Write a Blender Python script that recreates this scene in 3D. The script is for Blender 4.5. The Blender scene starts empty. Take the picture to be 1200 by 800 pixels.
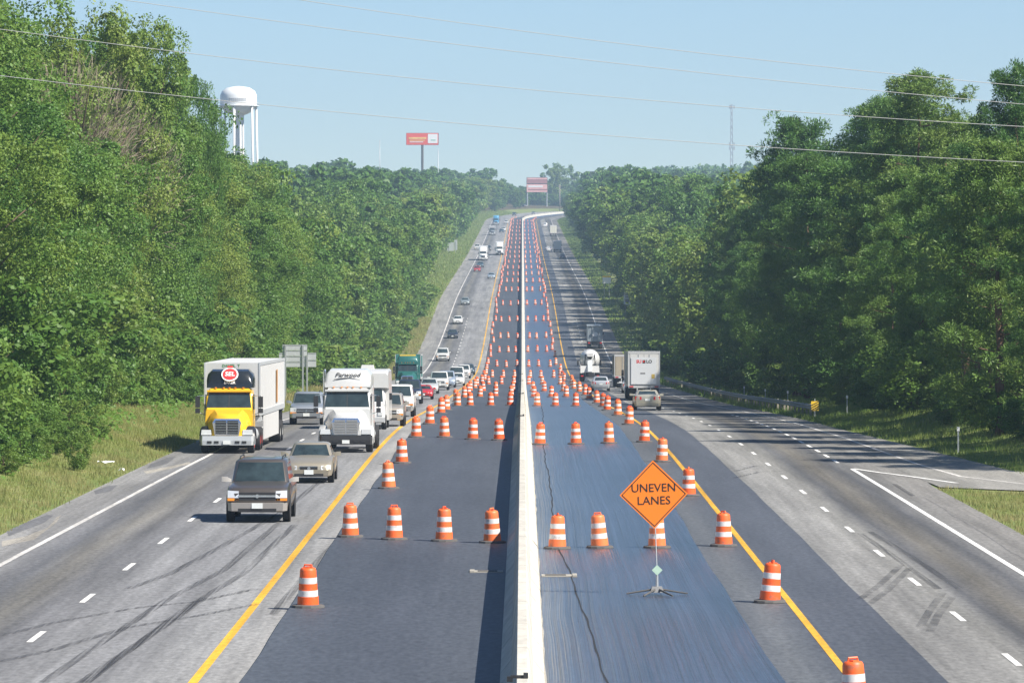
import bpy, math, random
import numpy as np
from mathutils import Vector

random.seed(11)
rng = np.random.default_rng(11)
R = math.radians
scene = bpy.context.scene
C = scene.collection

# ------------------------------------------------------------------ camera, sky, sun, exposure
F, CX, HY, CH = 5650.0, 612.0, 316.0, 8.0          # focal length in pixels of the 1200 px photo, vanishing point, eye height
cam = bpy.data.objects.new('camera', bpy.data.cameras.new('camera'))
C.objects.link(cam)
cam.location = (0, 0, CH)
cam.rotation_euler = (R(90), 0, 0)
cam.data.sensor_width = 36
cam.data.lens = F * 36 / 1200
cam.data.shift_x = -(CX - 600) / 1200
cam.data.shift_y = -(400 - HY) / 1200
cam.data.clip_start = 1
cam.data.clip_end = 30000
scene.camera = cam

SUN_EL, SUN_AZ = 46.0, 121.0       # azimuth clockwise from the view direction (+Y): to the right and a little behind
world = bpy.data.worlds.new('World')
scene.world = world
world.use_nodes = True
wn = world.node_tree.nodes
wl = world.node_tree.links
sky = wn.new('ShaderNodeTexSky')
sky.sky_type = 'NISHITA'
sky.sun_disc = False
sky.sun_elevation = R(SUN_EL)
sky.sun_rotation = R(SUN_AZ)
sky.air_density = 1.0
sky.dust_density = 0.1
sky.ozone_density = 6.0
sky.altitude = 1500
wl.new(sky.outputs[0], wn['Background'].inputs[0])
wn['Background'].inputs[1].default_value = 0.068

sl = bpy.data.lights.new('sun', 'SUN')
sl.energy = 5.0
sl.angle = R(0.55)
sl.color = (1.0, 0.94, 0.84)
sun = bpy.data.objects.new('sun', sl)
C.objects.link(sun)
sdir = Vector((math.cos(R(SUN_EL)) * math.sin(R(SUN_AZ)), math.cos(R(SUN_EL)) * math.cos(R(SUN_AZ)), math.sin(R(SUN_EL))))
sun.rotation_euler = sdir.to_track_quat('Z', 'Y').to_euler()
sun.location = (60, -40, 80)

scene.render.engine = 'CYCLES'
scene.view_settings.view_transform = 'Standard'
scene.view_settings.look = 'None'
scene.view_settings.gamma = 1
scene.view_settings.exposure = 0.85
scene.cycles.use_denoising = True
scene.cycles.max_bounces = 6
scene.cycles.diffuse_bounces = 3
scene.cycles.volume_bounces = 1
scene.cycles.volume_max_steps = 64

# ------------------------------------------------------------------ helpers
def tag(o, label=None, cat=None, group=None, kind=None):
    if label: o['label'] = label
    if cat: o['category'] = cat
    if group: o['group'] = group
    if kind: o['kind'] = kind
    return o

def empty(name, loc=(0, 0, 0), rz=0.0, rx=0.0, parent=None):
    o = bpy.data.objects.new(name, None)
    o.empty_display_size = 0.2
    C.objects.link(o)
    o.location = loc
    o.rotation_euler = (rx, 0, rz)
    o.parent = parent
    return o

def link(name, me, parent=None, loc=None, rot=None, scale=None):
    o = bpy.data.objects.new(name, me)
    C.objects.link(o)
    o.parent = parent
    if loc is not None: o.location = loc
    if rot is not None: o.rotation_euler = rot
    if scale is not None: o.scale = scale
    return o

class MB:
    def __init__(s):
        s.v, s.f, s.m = [], [], []
    def add(s, vs, fs, m=0):
        n = len(s.v)
        s.v += [tuple(p) for p in vs]
        s.f += [tuple(i + n for i in f) for f in fs]
        s.m += [m] * len(fs)
        return s
    def box(s, x0, x1, y0, y1, z0, z1, m=0, tx=0.0, ty=0.0):
        a = [(x0, y0, z0), (x1, y0, z0), (x1, y1, z0), (x0, y1, z0),
             (x0 + tx, y0 + ty, z1), (x1 - tx, y0 + ty, z1), (x1 - tx, y1 - ty, z1), (x0 + tx, y1 - ty, z1)]
        return s.add(a, [(3, 2, 1, 0), (4, 5, 6, 7), (0, 1, 5, 4), (1, 2, 6, 5), (2, 3, 7, 6), (3, 0, 4, 7)], m)
    def loft(s, rings, m=0, caps=True, closed=True):
        k = len(rings[0])
        vs = [p for r in rings for p in r]
        fs = []
        for i in range(len(rings) - 1):
            for j in range(k if closed else k - 1):
                a, b = i * k + j, i * k + (j + 1) % k
                fs.append((a, b, b + k, a + k))
        if caps:
            fs.append(tuple(reversed(range(k))))
            fs.append(tuple(range((len(rings) - 1) * k, len(rings) * k)))
        return s.add(vs, fs, m)
    def lathe(s, prof, n=16, axis='z', c=(0, 0, 0), m=0, caps=False):
        rings = []
        for (h, r) in prof:
            ring = []
            for i in range(n):
                a = 2 * math.pi * i / n
                p, q = r * math.cos(a), r * math.sin(a)
                if axis == 'z': ring.append((c[0] + p, c[1] + q, c[2] + h))
                elif axis == 'x': ring.append((c[0] + h, c[1] + p, c[2] + q))
                else: ring.append((c[0] + q, c[1] + h, c[2] + p))
            rings.append(ring)
        return s.loft(rings, m, caps)
    def tube(s, pts, rad, n=6, m=0):
        pts = [Vector(p) for p in pts]
        rads = rad if isinstance(rad, (list, tuple)) else [rad] * len(pts)
        rings = []
        for i, p in enumerate(pts):
            t = (pts[min(i + 1, len(pts) - 1)] - pts[max(i - 1, 0)]).normalized()
            u = t.cross(Vector((0, 0, 1)))
            if u.length < 1e-3: u = t.cross(Vector((0, 1, 0)))
            u.normalize(); w = u.cross(t)
            rings.append([tuple(p + rads[i] * (math.cos(2 * math.pi * k / n) * u + math.sin(2 * math.pi * k / n) * w)) for k in range(n)])
        return s.loft(rings, m, True)
    def quad(s, a, b, c, d, m=0):
        return s.add([a, b, c, d], [(0, 1, 2, 3)], m)
    def mesh(s, name, mats, smooth=False, angle=None):
        me = bpy.data.meshes.new(name)
        me.from_pydata(s.v, [], s.f)
        for mt in (mats if isinstance(mats, (list, tuple)) else [mats]): me.materials.append(mt)
        me.polygons.foreach_set('material_index', s.m)
        if smooth or angle:
            me.polygons.foreach_set('use_smooth', [True] * len(me.polygons))
            if angle: me.set_sharp_from_angle(angle=R(angle))
        me.update()
        return me
    def build(s, name, mats, parent=None, smooth=False, angle=None, **kw):
        return link(name, s.mesh(name, mats, smooth, angle), parent, **kw)

# ------------------------------------------------------------------ materials
def new_mat(name):
    m = bpy.data.materials.new(name)
    m.use_nodes = True
    return m, m.node_tree.nodes, m.node_tree.links, m.node_tree.nodes['Principled BSDF']

def mat(name, col, rough=0.6, metal=0.0, coat=0.0, var=0.12, scale=6.0, spec=0.5, bump=0.0):
    m, n, l, b = new_mat(name)
    b.inputs['Roughness'].default_value = rough
    b.inputs['Metallic'].default_value = metal
    b.inputs['Coat Weight'].default_value = coat
    b.inputs['Coat Roughness'].default_value = 0.05
    b.inputs['Specular IOR Level'].default_value = spec
    tc = n.new('ShaderNodeTexCoord')
    nz = n.new('ShaderNodeTexNoise')
    nz.inputs['Scale'].default_value = scale
    nz.inputs['Detail'].default_value = 4
    l.new(tc.outputs['Object'], nz.inputs['Vector'])
    mx = n.new('ShaderNodeMix'); mx.data_type = 'RGBA'
    mx.inputs[6].default_value = (*[c * (1 - var) for c in col], 1)
    mx.inputs[7].default_value = (*[min(1, c * (1 + var)) for c in col], 1)
    l.new(nz.outputs['Fac'], mx.inputs[0])
    l.new(mx.outputs[2], b.inputs['Base Color'])
    if bump:
        bp = n.new('ShaderNodeBump'); bp.inputs['Strength'].default_value = bump; bp.inputs['Distance'].default_value = 0.02
        l.new(nz.outputs['Fac'], bp.inputs['Height']); l.new(bp.outputs[0], b.inputs['Normal'])
    return m

def ramp(n, stops):
    cr = n.new('ShaderNodeValToRGB')
    e = cr.color_ramp.elements
    while len(e) > 1: e.remove(e[0])
    e[0].position = stops[0][0]; e[0].color = (*stops[0][1], 1)
    for p, c in stops[1:]:
        k = e.new(p); k.color = (*c, 1)
    return cr

def g(v, t=0.0):
    return (v * (1 + t), v, v * (1 - t))

def road_mat(name, x0, x1, stops, rough=0.85, streak=(1.5, 0.03), amp=0.35, spec=0.3, patch=0.25, grain=0.25, groove=0.0, groove_scale=6.0, wander=0.0):
    """worn pavement: a colour ramp across the lanes (wheel paths, paving passes), streaks along them, patches and grain"""
    m, n, l, b = new_mat(name)
    geo = n.new('ShaderNodeNewGeometry')
    sep = n.new('ShaderNodeSeparateXYZ'); l.new(geo.outputs['Position'], sep.inputs[0])
    # wobble the lane coordinate a little
    wob = n.new('ShaderNodeTexNoise'); wob.inputs['Scale'].default_value = 0.05; wob.inputs['Detail'].default_value = 3
    l.new(geo.outputs['Position'], wob.inputs['Vector'])
    ws = n.new('ShaderNodeMath'); ws.operation = 'MULTIPLY_ADD'; ws.inputs[1].default_value = 0.7; ws.inputs[2].default_value = -0.35
    l.new(wob.outputs['Fac'], ws.inputs[0])
    ad = n.new('ShaderNodeMath'); ad.operation = 'ADD'; l.new(sep.outputs['X'], ad.inputs[0]); l.new(ws.outputs[0], ad.inputs[1])
    mr = n.new('ShaderNodeMapRange'); mr.inputs[1].default_value = x0; mr.inputs[2].default_value = x1
    l.new(ad.outputs[0], mr.inputs[0])
    cr = ramp(n, stops); l.new(mr.outputs[0], cr.inputs[0])
    src = geo.outputs['Position']
    if wander:      # paver passes drift sideways along the lane
        mp0 = n.new('ShaderNodeMapping'); mp0.inputs['Scale'].default_value = (0.12, 0.035, 0)
        l.new(geo.outputs['Position'], mp0.inputs['Vector'])
        w0 = n.new('ShaderNodeTexNoise'); w0.inputs['Scale'].default_value = 1; w0.inputs['Detail'].default_value = 2
        l.new(mp0.outputs[0], w0.inputs['Vector'])
        w1 = n.new('ShaderNodeMath'); w1.operation = 'MULTIPLY_ADD'; w1.inputs[1].default_value = wander * 2
        l.new(w0.outputs['Fac'], w1.inputs[0]); l.new(sep.outputs['X'], w1.inputs[2])
        cx_ = n.new('ShaderNodeCombineXYZ'); l.new(w1.outputs[0], cx_.inputs[0]); l.new(sep.outputs['Y'], cx_.inputs[1])
        src = cx_.outputs[0]
    def noise(sx, sy, detail, lo, hi):
        mp = n.new('ShaderNodeMapping'); mp.inputs['Scale'].default_value = (sx, sy, 1)
        l.new(src, mp.inputs['Vector'])
        z = n.new('ShaderNodeTexNoise'); z.inputs['Scale'].default_value = 1; z.inputs['Detail'].default_value = detail
        z.inputs['Roughness'].default_value = 0.65
        l.new(mp.outputs[0], z.inputs['Vector'])
        r = n.new('ShaderNodeMapRange'); r.inputs[1].default_value = 0.3; r.inputs[2].default_value = 0.7
        r.inputs[3].default_value = lo; r.inputs[4].default_value = hi
        l.new(z.outputs['Fac'], r.inputs[0])
        return r.outputs[0], z.outputs['Fac']
    s1, sraw = noise(streak[0], streak[1], 5, 1 - amp, 1 + amp)
    s2, _ = noise(0.28, 0.035, 4, 1 - patch, 1 + patch)
    s3, graw = noise(7, 2.2, 5, 1 - grain, 1 + grain)
    cur = cr.outputs[0]
    for s in (s1, s2, s3):
        mx = n.new('ShaderNodeMix'); mx.data_type = 'RGBA'; mx.blend_type = 'MULTIPLY'; mx.inputs[0].default_value = 1
        cb = n.new('ShaderNodeCombineColor')
        for k in range(3): l.new(s, cb.inputs[k])
        l.new(cur, mx.inputs[6]); l.new(cb.outputs[0], mx.inputs[7])
        cur = mx.outputs[2]
    l.new(cur, b.inputs['Base Color'])
    b.inputs['Roughness'].default_value = rough
    b.inputs['Specular IOR Level'].default_value = spec
    if groove:
        gr, graw2 = noise(groove_scale, 0.012, 3, 0, 1)
        bp = n.new('ShaderNodeBump'); bp.inputs['Strength'].default_value = groove; bp.inputs['Distance'].default_value = 0.05
        l.new(graw2, bp.inputs['Height']); l.new(bp.outputs[0], b.inputs['Normal'])
    return m

def ground_mat(name, a, b_, c_, scale=0.25):
    m, n, l, b = new_mat(name)
    geo = n.new('ShaderNodeNewGeometry')
    z1 = n.new('ShaderNodeTexNoise'); z1.inputs['Scale'].default_value = scale; z1.inputs['Detail'].default_value = 6
    z2 = n.new('ShaderNodeTexNoise'); z2.inputs['Scale'].default_value = scale * 9; z2.inputs['Detail'].default_value = 5
    l.new(geo.outputs['Position'], z1.inputs['Vector']); l.new(geo.outputs['Position'], z2.inputs['Vector'])
    ad = n.new('ShaderNodeMath'); ad.operation = 'MULTIPLY_ADD'; ad.inputs[1].default_value = 0.5
    l.new(z2.outputs['Fac'], ad.inputs[0])
    hf = n.new('ShaderNodeMath'); hf.operation = 'MULTIPLY'; hf.inputs[1].default_value = 0.5
    l.new(z1.outputs['Fac'], hf.inputs[0]); l.new(hf.outputs[0], ad.inputs[2])
    cr = ramp(n, [(0.36, a), (0.5, b_), (0.62, c_)])
    l.new(ad.outputs[0], cr.inputs[0]); l.new(cr.outputs[0], b.inputs['Base Color'])
    b.inputs['Roughness'].default_value = 0.95
    b.inputs['Specular IOR Level'].default_value = 0.1
    return m

def leaf_mat(name, stops, nscale=0.5, transl=0.35, spec=0.35, rough=0.5):
    """leaves: the hue differs from plant to plant and from spray to spray"""
    m, n, l, b = new_mat(name)
    oi = n.new('ShaderNodeObjectInfo')
    geo = n.new('ShaderNodeNewGeometry')
    nz = n.new('ShaderNodeTexNoise'); nz.inputs['Scale'].default_value = nscale; nz.inputs['Detail'].default_value = 5
    nz.inputs['Roughness'].default_value = 0.7
    l.new(geo.outputs['Position'], nz.inputs['Vector'])
    a = n.new('ShaderNodeMath'); a.operation = 'MULTIPLY_ADD'; a.inputs[1].default_value = 0.9
    a.inputs[2].default_value = -0.2
    l.new(nz.outputs['Fac'], a.inputs[0])
    a2 = n.new('ShaderNodeMath'); a2.operation = 'MULTIPLY_ADD'; a2.inputs[1].default_value = 0.5
    l.new(oi.outputs['Random'], a2.inputs[0]); l.new(a.outputs[0], a2.inputs[2])
    cr = ramp(n, stops); l.new(a2.outputs[0], cr.inputs[0])
    l.new(cr.outputs[0], b.inputs['Base Color'])
    b.inputs['Roughness'].default_value = rough
    b.inputs['Specular IOR Level'].default_value = spec
    tr = n.new('ShaderNodeBsdfTranslucent')
    hs = n.new('ShaderNodeHueSaturation'); hs.inputs['Hue'].default_value = 0.485; hs.inputs['Value'].default_value = 1.3
    l.new(cr.outputs[0], hs.inputs['Color']); l.new(hs.outputs[0], tr.inputs['Color'])
    mx = n.new('ShaderNodeMixShader'); mx.inputs[0].default_value = transl
    l.new(b.outputs[0], mx.inputs[1]); l.new(tr.outputs[0], mx.inputs[2])
    l.new(mx.outputs[0], n['Material Output'].inputs['Surface'])
    return m

M = {}
M['leaf'] = leaf_mat('broad_leaves', [(0.0, (0.043, 0.110, 0.023)), (0.22, (0.076, 0.170, 0.030)), (0.45, (0.120, 0.225, 0.038)), (0.7, (0.176, 0.260, 0.046)), (0.95, (0.232, 0.265, 0.057))], 0.5, 0.32)
M['vine'] = leaf_mat('vine_leaves', [(0.0, (0.05, 0.125, 0.022)), (0.3, (0.085, 0.185, 0.03)), (0.65, (0.14, 0.235, 0.04)), (1.0, (0.21, 0.25, 0.06))], 0.8, 0.35)
M['needle'] = leaf_mat('pine_needles', [(0.0, (0.038, 0.108, 0.028)), (0.3, (0.071, 0.162, 0.034)), (0.6, (0.119, 0.221, 0.043)), (0.95, (0.190, 0.254, 0.057))], 0.4, 0.22, 0.3, 0.45)
M['twig'] = leaf_mat('bare_twigs', [(0.0, (0.16, 0.12, 0.085)), (0.5, (0.26, 0.21, 0.16)), (1.0, (0.34, 0.29, 0.23))], 1.0, 0.05, 0.1, 0.9)
M['grass'] = leaf_mat('grass_blades', [(0.0, (0.085, 0.185, 0.03)), (0.3, (0.14, 0.235, 0.045)), (0.55, (0.22, 0.27, 0.075)), (0.75, (0.31, 0.28, 0.12)), (0.95, (0.36, 0.29, 0.15))], 0.28, 0.35, 0.2, 0.7)
M['bark'] = mat('bark', (0.13, 0.095, 0.07), 0.95, scale=3, var=0.4, spec=0.1)
M['pine_bark'] = mat('pine_bark', (0.19, 0.12, 0.085), 0.95, scale=3, var=0.4, spec=0.1)
M['ground'] = ground_mat('verge_ground', (0.11, 0.16, 0.045), (0.17, 0.21, 0.07), (0.24, 0.22, 0.10))
M['woodfloor'] = ground_mat('wood_floor', (0.05, 0.06, 0.025), (0.09, 0.075, 0.04), (0.14, 0.09, 0.05))

LX0, LX1 = -18.0, -5.0
def lx(x): return (x - LX0) / (LX1 - LX0)
M['road_left'] = road_mat('worn_asphalt_oncoming', LX0, LX1, [
    (lx(-17.0), (0.235, 0.227, 0.212)), (lx(-15.2), (0.21, 0.206, 0.2)), (lx(-14.2), (0.2, 0.197, 0.193)), (lx(-13.5), (0.144, 0.144, 0.149)),
    (lx(-12.9), (0.104, 0.106, 0.113)), (lx(-12.1), (0.162, 0.155, 0.140)), (lx(-11.3), (0.113, 0.113, 0.117)), (lx(-10.5), (0.149, 0.149, 0.153)),
    (lx(-9.6), (0.211, 0.211, 0.214)), (lx(-8.2), (0.180, 0.180, 0.184)), (lx(-7.2), (0.211, 0.211, 0.211)), (lx(-5.6), (0.234, 0.231, 0.225))],
    amp=0.3, patch=0.22, grain=0.3, spec=0.3)
RX0, RX1 = 5.0, 20.0
def rx_(x): return (x - RX0) / (RX1 - RX0)
def D_(*c): return tuple(v * 0.78 for v in c)
M['road_right'] = road_mat('worn_asphalt_departing', RX0, RX1, [
    (rx_(8.2), (0.200, 0.197, 0.188)), (rx_(9.3), (0.214, 0.210, 0.200)), (rx_(10.3), (0.188, 0.184, 0.171)), (rx_(10.9), D_(0.107, 0.108, 0.113)),
    (rx_(11.6), D_(0.162, 0.150, 0.128)), (rx_(12.5), D_(0.103, 0.104, 0.109)), (rx_(13.3), (0.154, 0.150, 0.142)), (rx_(14.5), (0.193, 0.184, 0.171)), (rx_(17), (0.205, 0.197, 0.180))],
    amp=0.3, patch=0.22, grain=0.3, spec=0.3)
M['ramp'] = road_mat('worn_asphalt_ramp', 10, 40, [(0, (0.22, 0.215, 0.2)), (0.3, (0.25, 0.24, 0.22)), (1, (0.23, 0.225, 0.21))], amp=0.15, patch=0.3)
M['fresh'] = road_mat('fresh_asphalt', -6, 0, [(0, (0.063, 0.071, 0.084)), (0.5, (0.057, 0.063, 0.076)), (1, (0.065, 0.072, 0.084))], rough=0.62, amp=0.10, patch=0.2, grain=0.34, spec=0.45)
M['fresh_right'] = road_mat('fresh_asphalt_edge', 4, 9, [(0, (0.072, 0.078, 0.091)), (0.3, (0.102, 0.107, 0.111)), (0.5, (0.068, 0.074, 0.086)), (1, (0.072, 0.078, 0.091))], rough=0.62, amp=0.12, patch=0.2, grain=0.34, spec=0.45)
M['tack'] = road_mat('tack_coated_grooves', 0, 6, [(0, (0.098, 0.111, 0.133)), (0.09, (0.065, 0.079, 0.101)), (0.25, (0.043, 0.054, 0.077)), (0.5, (0.036, 0.047, 0.073)), (0.85, (0.033, 0.043, 0.064)), (1, (0.039, 0.047, 0.063))],
    rough=0.29, streak=(12.0, 0.012), amp=0.5, patch=0.3, grain=0.4, spec=1.0, groove=1.0, groove_scale=20.0, wander=0.2)
M['white_paint'] = road_mat('white_road_paint', -20, 20, [(0, (0.72, 0.71, 0.68)), (1, (0.72, 0.71, 0.68))], rough=0.7, amp=0.15, patch=0.1, grain=0.25, streak=(3, 0.3))
M['worn_white'] = road_mat('worn_white_road_paint', -20, 20, [(0, (0.55, 0.53, 0.5)), (1, (0.55, 0.53, 0.5))], rough=0.7, amp=0.3, patch=0.25, grain=0.3, streak=(3, 0.15))
M['yellow_paint'] = road_mat('yellow_road_paint', -20, 20, [(0, (0.60, 0.33, 0.03)), (1, (0.60, 0.33, 0.03))], rough=0.7, amp=0.25, patch=0.25, grain=0.22, streak=(3, 0.1))
M['concrete'] = road_mat('barrier_concrete', -1, 1, [(0, (0.50, 0.475, 0.42)), (1, (0.50, 0.475, 0.42))], rough=0.9, streak=(0.6, 0.55), amp=0.14, patch=0.1, grain=0.12, spec=0.2)
M['old_concrete'] = mat('gutter_concrete', (0.34, 0.32, 0.28), 0.9, var=0.35, scale=2.0, spec=0.2)

def skid_material(sx=14, sy=0.12, hi=0.55):
    m, n, l, b = new_mat('tyre_skid_%g' % sx)
    b.inputs['Base Color'].default_value = (0.045, 0.045, 0.05, 1)
    b.inputs['Roughness'].default_value = 0.8
    tr = n.new('ShaderNodeBsdfTransparent')
    geo = n.new('ShaderNodeNewGeometry')
    mp = n.new('ShaderNodeMapping'); mp.inputs['Scale'].default_value = (sx, sy, 1)
    nz = n.new('ShaderNodeTexNoise'); nz.inputs['Scale'].default_value = 1; nz.inputs['Detail'].default_value = 4
    l.new(geo.outputs['Position'], mp.inputs[0]); l.new(mp.outputs[0], nz.inputs['Vector'])
    mr = n.new('ShaderNodeMapRange'); mr.inputs[1].default_value = 0.35; mr.inputs[2].default_value = 0.7
    mr.inputs[3].default_value = 0.05; mr.inputs[4].default_value = hi
    l.new(nz.outputs['Fac'], mr.inputs[0])
    mx = n.new('ShaderNodeMixShader')
    l.new(mr.outputs[0], mx.inputs[0]); l.new(tr.outputs[0], mx.inputs[1]); l.new(b.outputs[0], mx.inputs[2])
    l.new(mx.outputs[0], n['Material Output'].inputs['Surface'])
    return m
M['skid'] = skid_material()
M['skid_across'] = skid_material(2.5, 0.5, 0.4)
M['seam'] = mat('open_joint', (0.014, 0.016, 0.02), 0.9)
M['patch'] = road_mat('patched_asphalt', -20, 20, [(0, (0.13, 0.13, 0.135)), (1, (0.13, 0.13, 0.135))], amp=0.2, patch=0.2, grain=0.3)
M['sand'] = road_mat('sandy_drift', -20, 20, [(0, (0.28, 0.26, 0.225)), (1, (0.28, 0.26, 0.225))], amp=0.3, patch=0.3, grain=0.3)

M['orange'] = mat('orange_plastic', (0.86, 0.13, 0.02), 0.45, var=0.08)
M['band'] = mat('white_reflective_sheeting', (0.82, 0.80, 0.78), 0.4, var=0.06)
def drum_mat(name, cols, rough):
    m, n, l, b = new_mat(name)
    oi = n.new('ShaderNodeObjectInfo'); tc = n.new('ShaderNodeTexCoord')
    cr = ramp(n, cols); l.new(oi.outputs['Random'], cr.inputs[0])
    nz = n.new('ShaderNodeTexNoise'); nz.inputs['Scale'].default_value = 7; nz.inputs['Detail'].default_value = 6; nz.noise_dimensions = '4D'
    l.new(tc.outputs['Object'], nz.inputs['Vector'])
    wv = n.new('ShaderNodeMath'); wv.operation = 'MULTIPLY'; wv.inputs[1].default_value = 40; l.new(oi.outputs['Random'], wv.inputs[0]); l.new(wv.outputs[0], nz.inputs['W'])
    mr = n.new('ShaderNodeMapRange'); mr.inputs[1].default_value = 0.55; mr.inputs[2].default_value = 0.75; mr.inputs[4].default_value = 0.75
    l.new(nz.outputs['Fac'], mr.inputs[0])
    mx = n.new('ShaderNodeMix'); mx.data_type = 'RGBA'; l.new(mr.outputs[0], mx.inputs[0]); l.new(cr.outputs[0], mx.inputs[6]); mx.inputs[7].default_value = (0.22, 0.15, 0.11, 1)
    l.new(mx.outputs[2], b.inputs['Base Color']); b.inputs['Roughness'].default_value = rough
    return m
M['orange'] = drum_mat('orange_plastic', [(0, (0.78, 0.10, 0.015)), (0.5, (0.84, 0.135, 0.025)), (1, (0.80, 0.20, 0.06))], 0.5)
M['band'] = drum_mat('white_reflective_sheeting', [(0, (0.62, 0.61, 0.60)), (1, (0.76, 0.75, 0.73))], 0.4)
M['rubber'] = mat('dusty_rubber', (0.10, 0.095, 0.09), 0.9, var=0.3)
M['tyre'] = mat('tyre_rubber', (0.022, 0.022, 0.024), 0.85, var=0.25)
M['rim'] = mat('wheel_rim', (0.5, 0.5, 0.52), 0.35, 0.8)
M['steel_rim'] = mat('painted_rim', (0.62, 0.62, 0.60), 0.5, 0.2)
M['red_rim'] = mat('red_hub', (0.45, 0.04, 0.03), 0.5)
M['glass'] = mat('dark_window_glass', (0.028, 0.042, 0.046), 0.05, var=0.85, scale=2.6, spec=0.7)
M['chrome'] = mat('chrome', (0.75, 0.76, 0.78), 0.18, 0.95)
M['dark'] = mat('dark_plastic', (0.025, 0.025, 0.027), 0.6, var=0.2)
M['grey_plastic'] = mat('grey_plastic', (0.22, 0.22, 0.22), 0.6)
M['lamp'] = mat('headlamp_lens', (0.75, 0.77, 0.78), 0.12, 0.2, spec=0.8)
M['amber'] = mat('amber_lens', (0.85, 0.30, 0.03), 0.2)
M['tail'] = mat('tail_lens', (0.55, 0.02, 0.02), 0.25)
M['plate'] = mat('licence_plate', (0.72, 0.74, 0.72), 0.5)
M['alu'] = mat('aluminium_sheet', (0.55, 0.57, 0.58), 0.5, 0.35, var=0.08, scale=3)
M['galv'] = mat('galvanised_steel', (0.42, 0.44, 0.45), 0.5, 0.5)
M['white_body'] = mat('trailer_white', (0.57, 0.57, 0.56), 0.5, var=0.05, scale=1.0)
M['grey_body'] = mat('trailer_grey', (0.45, 0.46, 0.47), 0.6, var=0.12, scale=1.0)
M['tan_body'] = mat('trailer_tan', (0.38, 0.33, 0.25), 0.7, var=0.15, scale=1.0)
M['sign_orange'] = mat('orange_sign_sheeting', (0.95, 0.23, 0.015), 0.5, var=0.03)
M['black'] = mat('black_ink', (0.02, 0.02, 0.02), 0.6)
M['red'] = mat('red_ink', (0.6, 0.03, 0.03), 0.5)
M['yellow'] = mat('yellow_ink', (0.85, 0.55, 0.03), 0.5)
M['white'] = mat('white_ink', (0.8, 0.8, 0.8), 0.5)
M['green_ink'] = mat('green_ink', (0.12, 0.3, 0.12), 0.5)
M['tank_white'] = mat('tower_white_paint', (0.78, 0.79, 0.78), 0.45, var=0.04, scale=0.3)
M['wire'] = mat('cable', (0.42, 0.42, 0.41), 0.5)
M['wood'] = mat('pole_wood', (0.30, 0.27, 0.23), 0.9)
M['litter'] = mat('white_paper', (0.8, 0.8, 0.78), 0.8)
_paint = {}
def paint(col, metal=0.35):
    k = (tuple(col), metal)
    if k not in _paint:
        _paint[k] = mat('car_paint_%d' % len(_paint), col, 0.38, metal, 0.5, var=0.06)
    return _paint[k]

# ------------------------------------------------------------------ road alignment
_kY = [-120, 0, 120, 205, 245, 293, 340, 364, 450, 560, 640, 690, 740, 806, 844, 900, 990, 1100, 1196, 1354, 1495, 1840, 2110, 2300, 2600, 3000, 4000, 9000]
_kZ = [0, 0, 0.05, 0.12, -0.05, -0.85, -1.75, -2.25, -3.6, -5.25, -6.25, -6.5, -5.7, -4.0, -2.9, -1.0, 1.9, 4.4, 6.4, 9.6, 12.6, 21, 28, 32.4, 38.8, 44, 46, 46]
_tY = np.arange(-150, 9000, 4.0)
_tz = np.interp(_tY, _kY, _kZ)
def _smooth(a, s):
    k = np.exp(-0.5 * (np.arange(-4 * s, 4 * s + 1) / s) ** 2); k /= k.sum()
    return np.convolve(np.pad(a, 4 * s, mode='edge'), k, mode='valid')
_tz = np.where(_tY < 420, _smooth(_tz, 5), _smooth(_tz, 9))
def zr(Y): return np.interp(Y, _tY, _tz)
def xc(Y):
    d = np.maximum(np.asarray(Y, float) - 2200, 0)
    return np.where(d < 900, d * d / 5600.0, 900 ** 2 / 5600.0 + (d - 900) * 2 * 900 / 5600.0)
def bank(Y): return np.clip((np.asarray(Y, float) - 2150) / 350.0, 0, 1) * 0.03
def slope(Y): return float((zr(Y + 6) - zr(Y - 6)) / 12)
_gy = HY + F * (CH - _tz[(_tY > 60) & (_tY < 2600)]) / _tY[(_tY > 60) & (_tY < 2600)]
_gY = _tY[(_tY > 60) & (_tY < 2600)]
def Y_of(py):                          # the distance at which the road passes through an image row
    return float(np.interp(-py, -_gy, _gY))
def X_of(px, Y): return (px - CX) * Y / F
def Z_of(py, Y): return CH - (py - HY) * Y / F

def edge_right(Y):                     # outer edge of the right-hand pavement: the ramp joins near 190 m
    return np.interp(Y, [-150, 100, 140, 165, 176, 184, 190, 206, 233, 250, 300, 420, 700, 3000], [15, 15, 15, 15, 15, 19.2, 19.0, 18.2, 16.8, 16.2, 16.0, 15.8, 15.9, 15.9])
def edge_left(Y):
    return np.interp(Y, [-150, 150, 210, 500, 1000, 3000], [-15.9, -15.6, -15.2, -15.9, -17.0, -17.0])

def ramp_edge(Y):                      # where the verge begins on the right, outside ramp and island
    return np.interp(Y, [-150, 177, 179, 181, 184, 190, 206, 233, 250, 300, 420, 700, 3000], [60, 60, 27, 23.4, 21.8, 19.5, 18.4, 17.0, 16.4, 16.2, 16.0, 16.1, 16.1])

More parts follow.
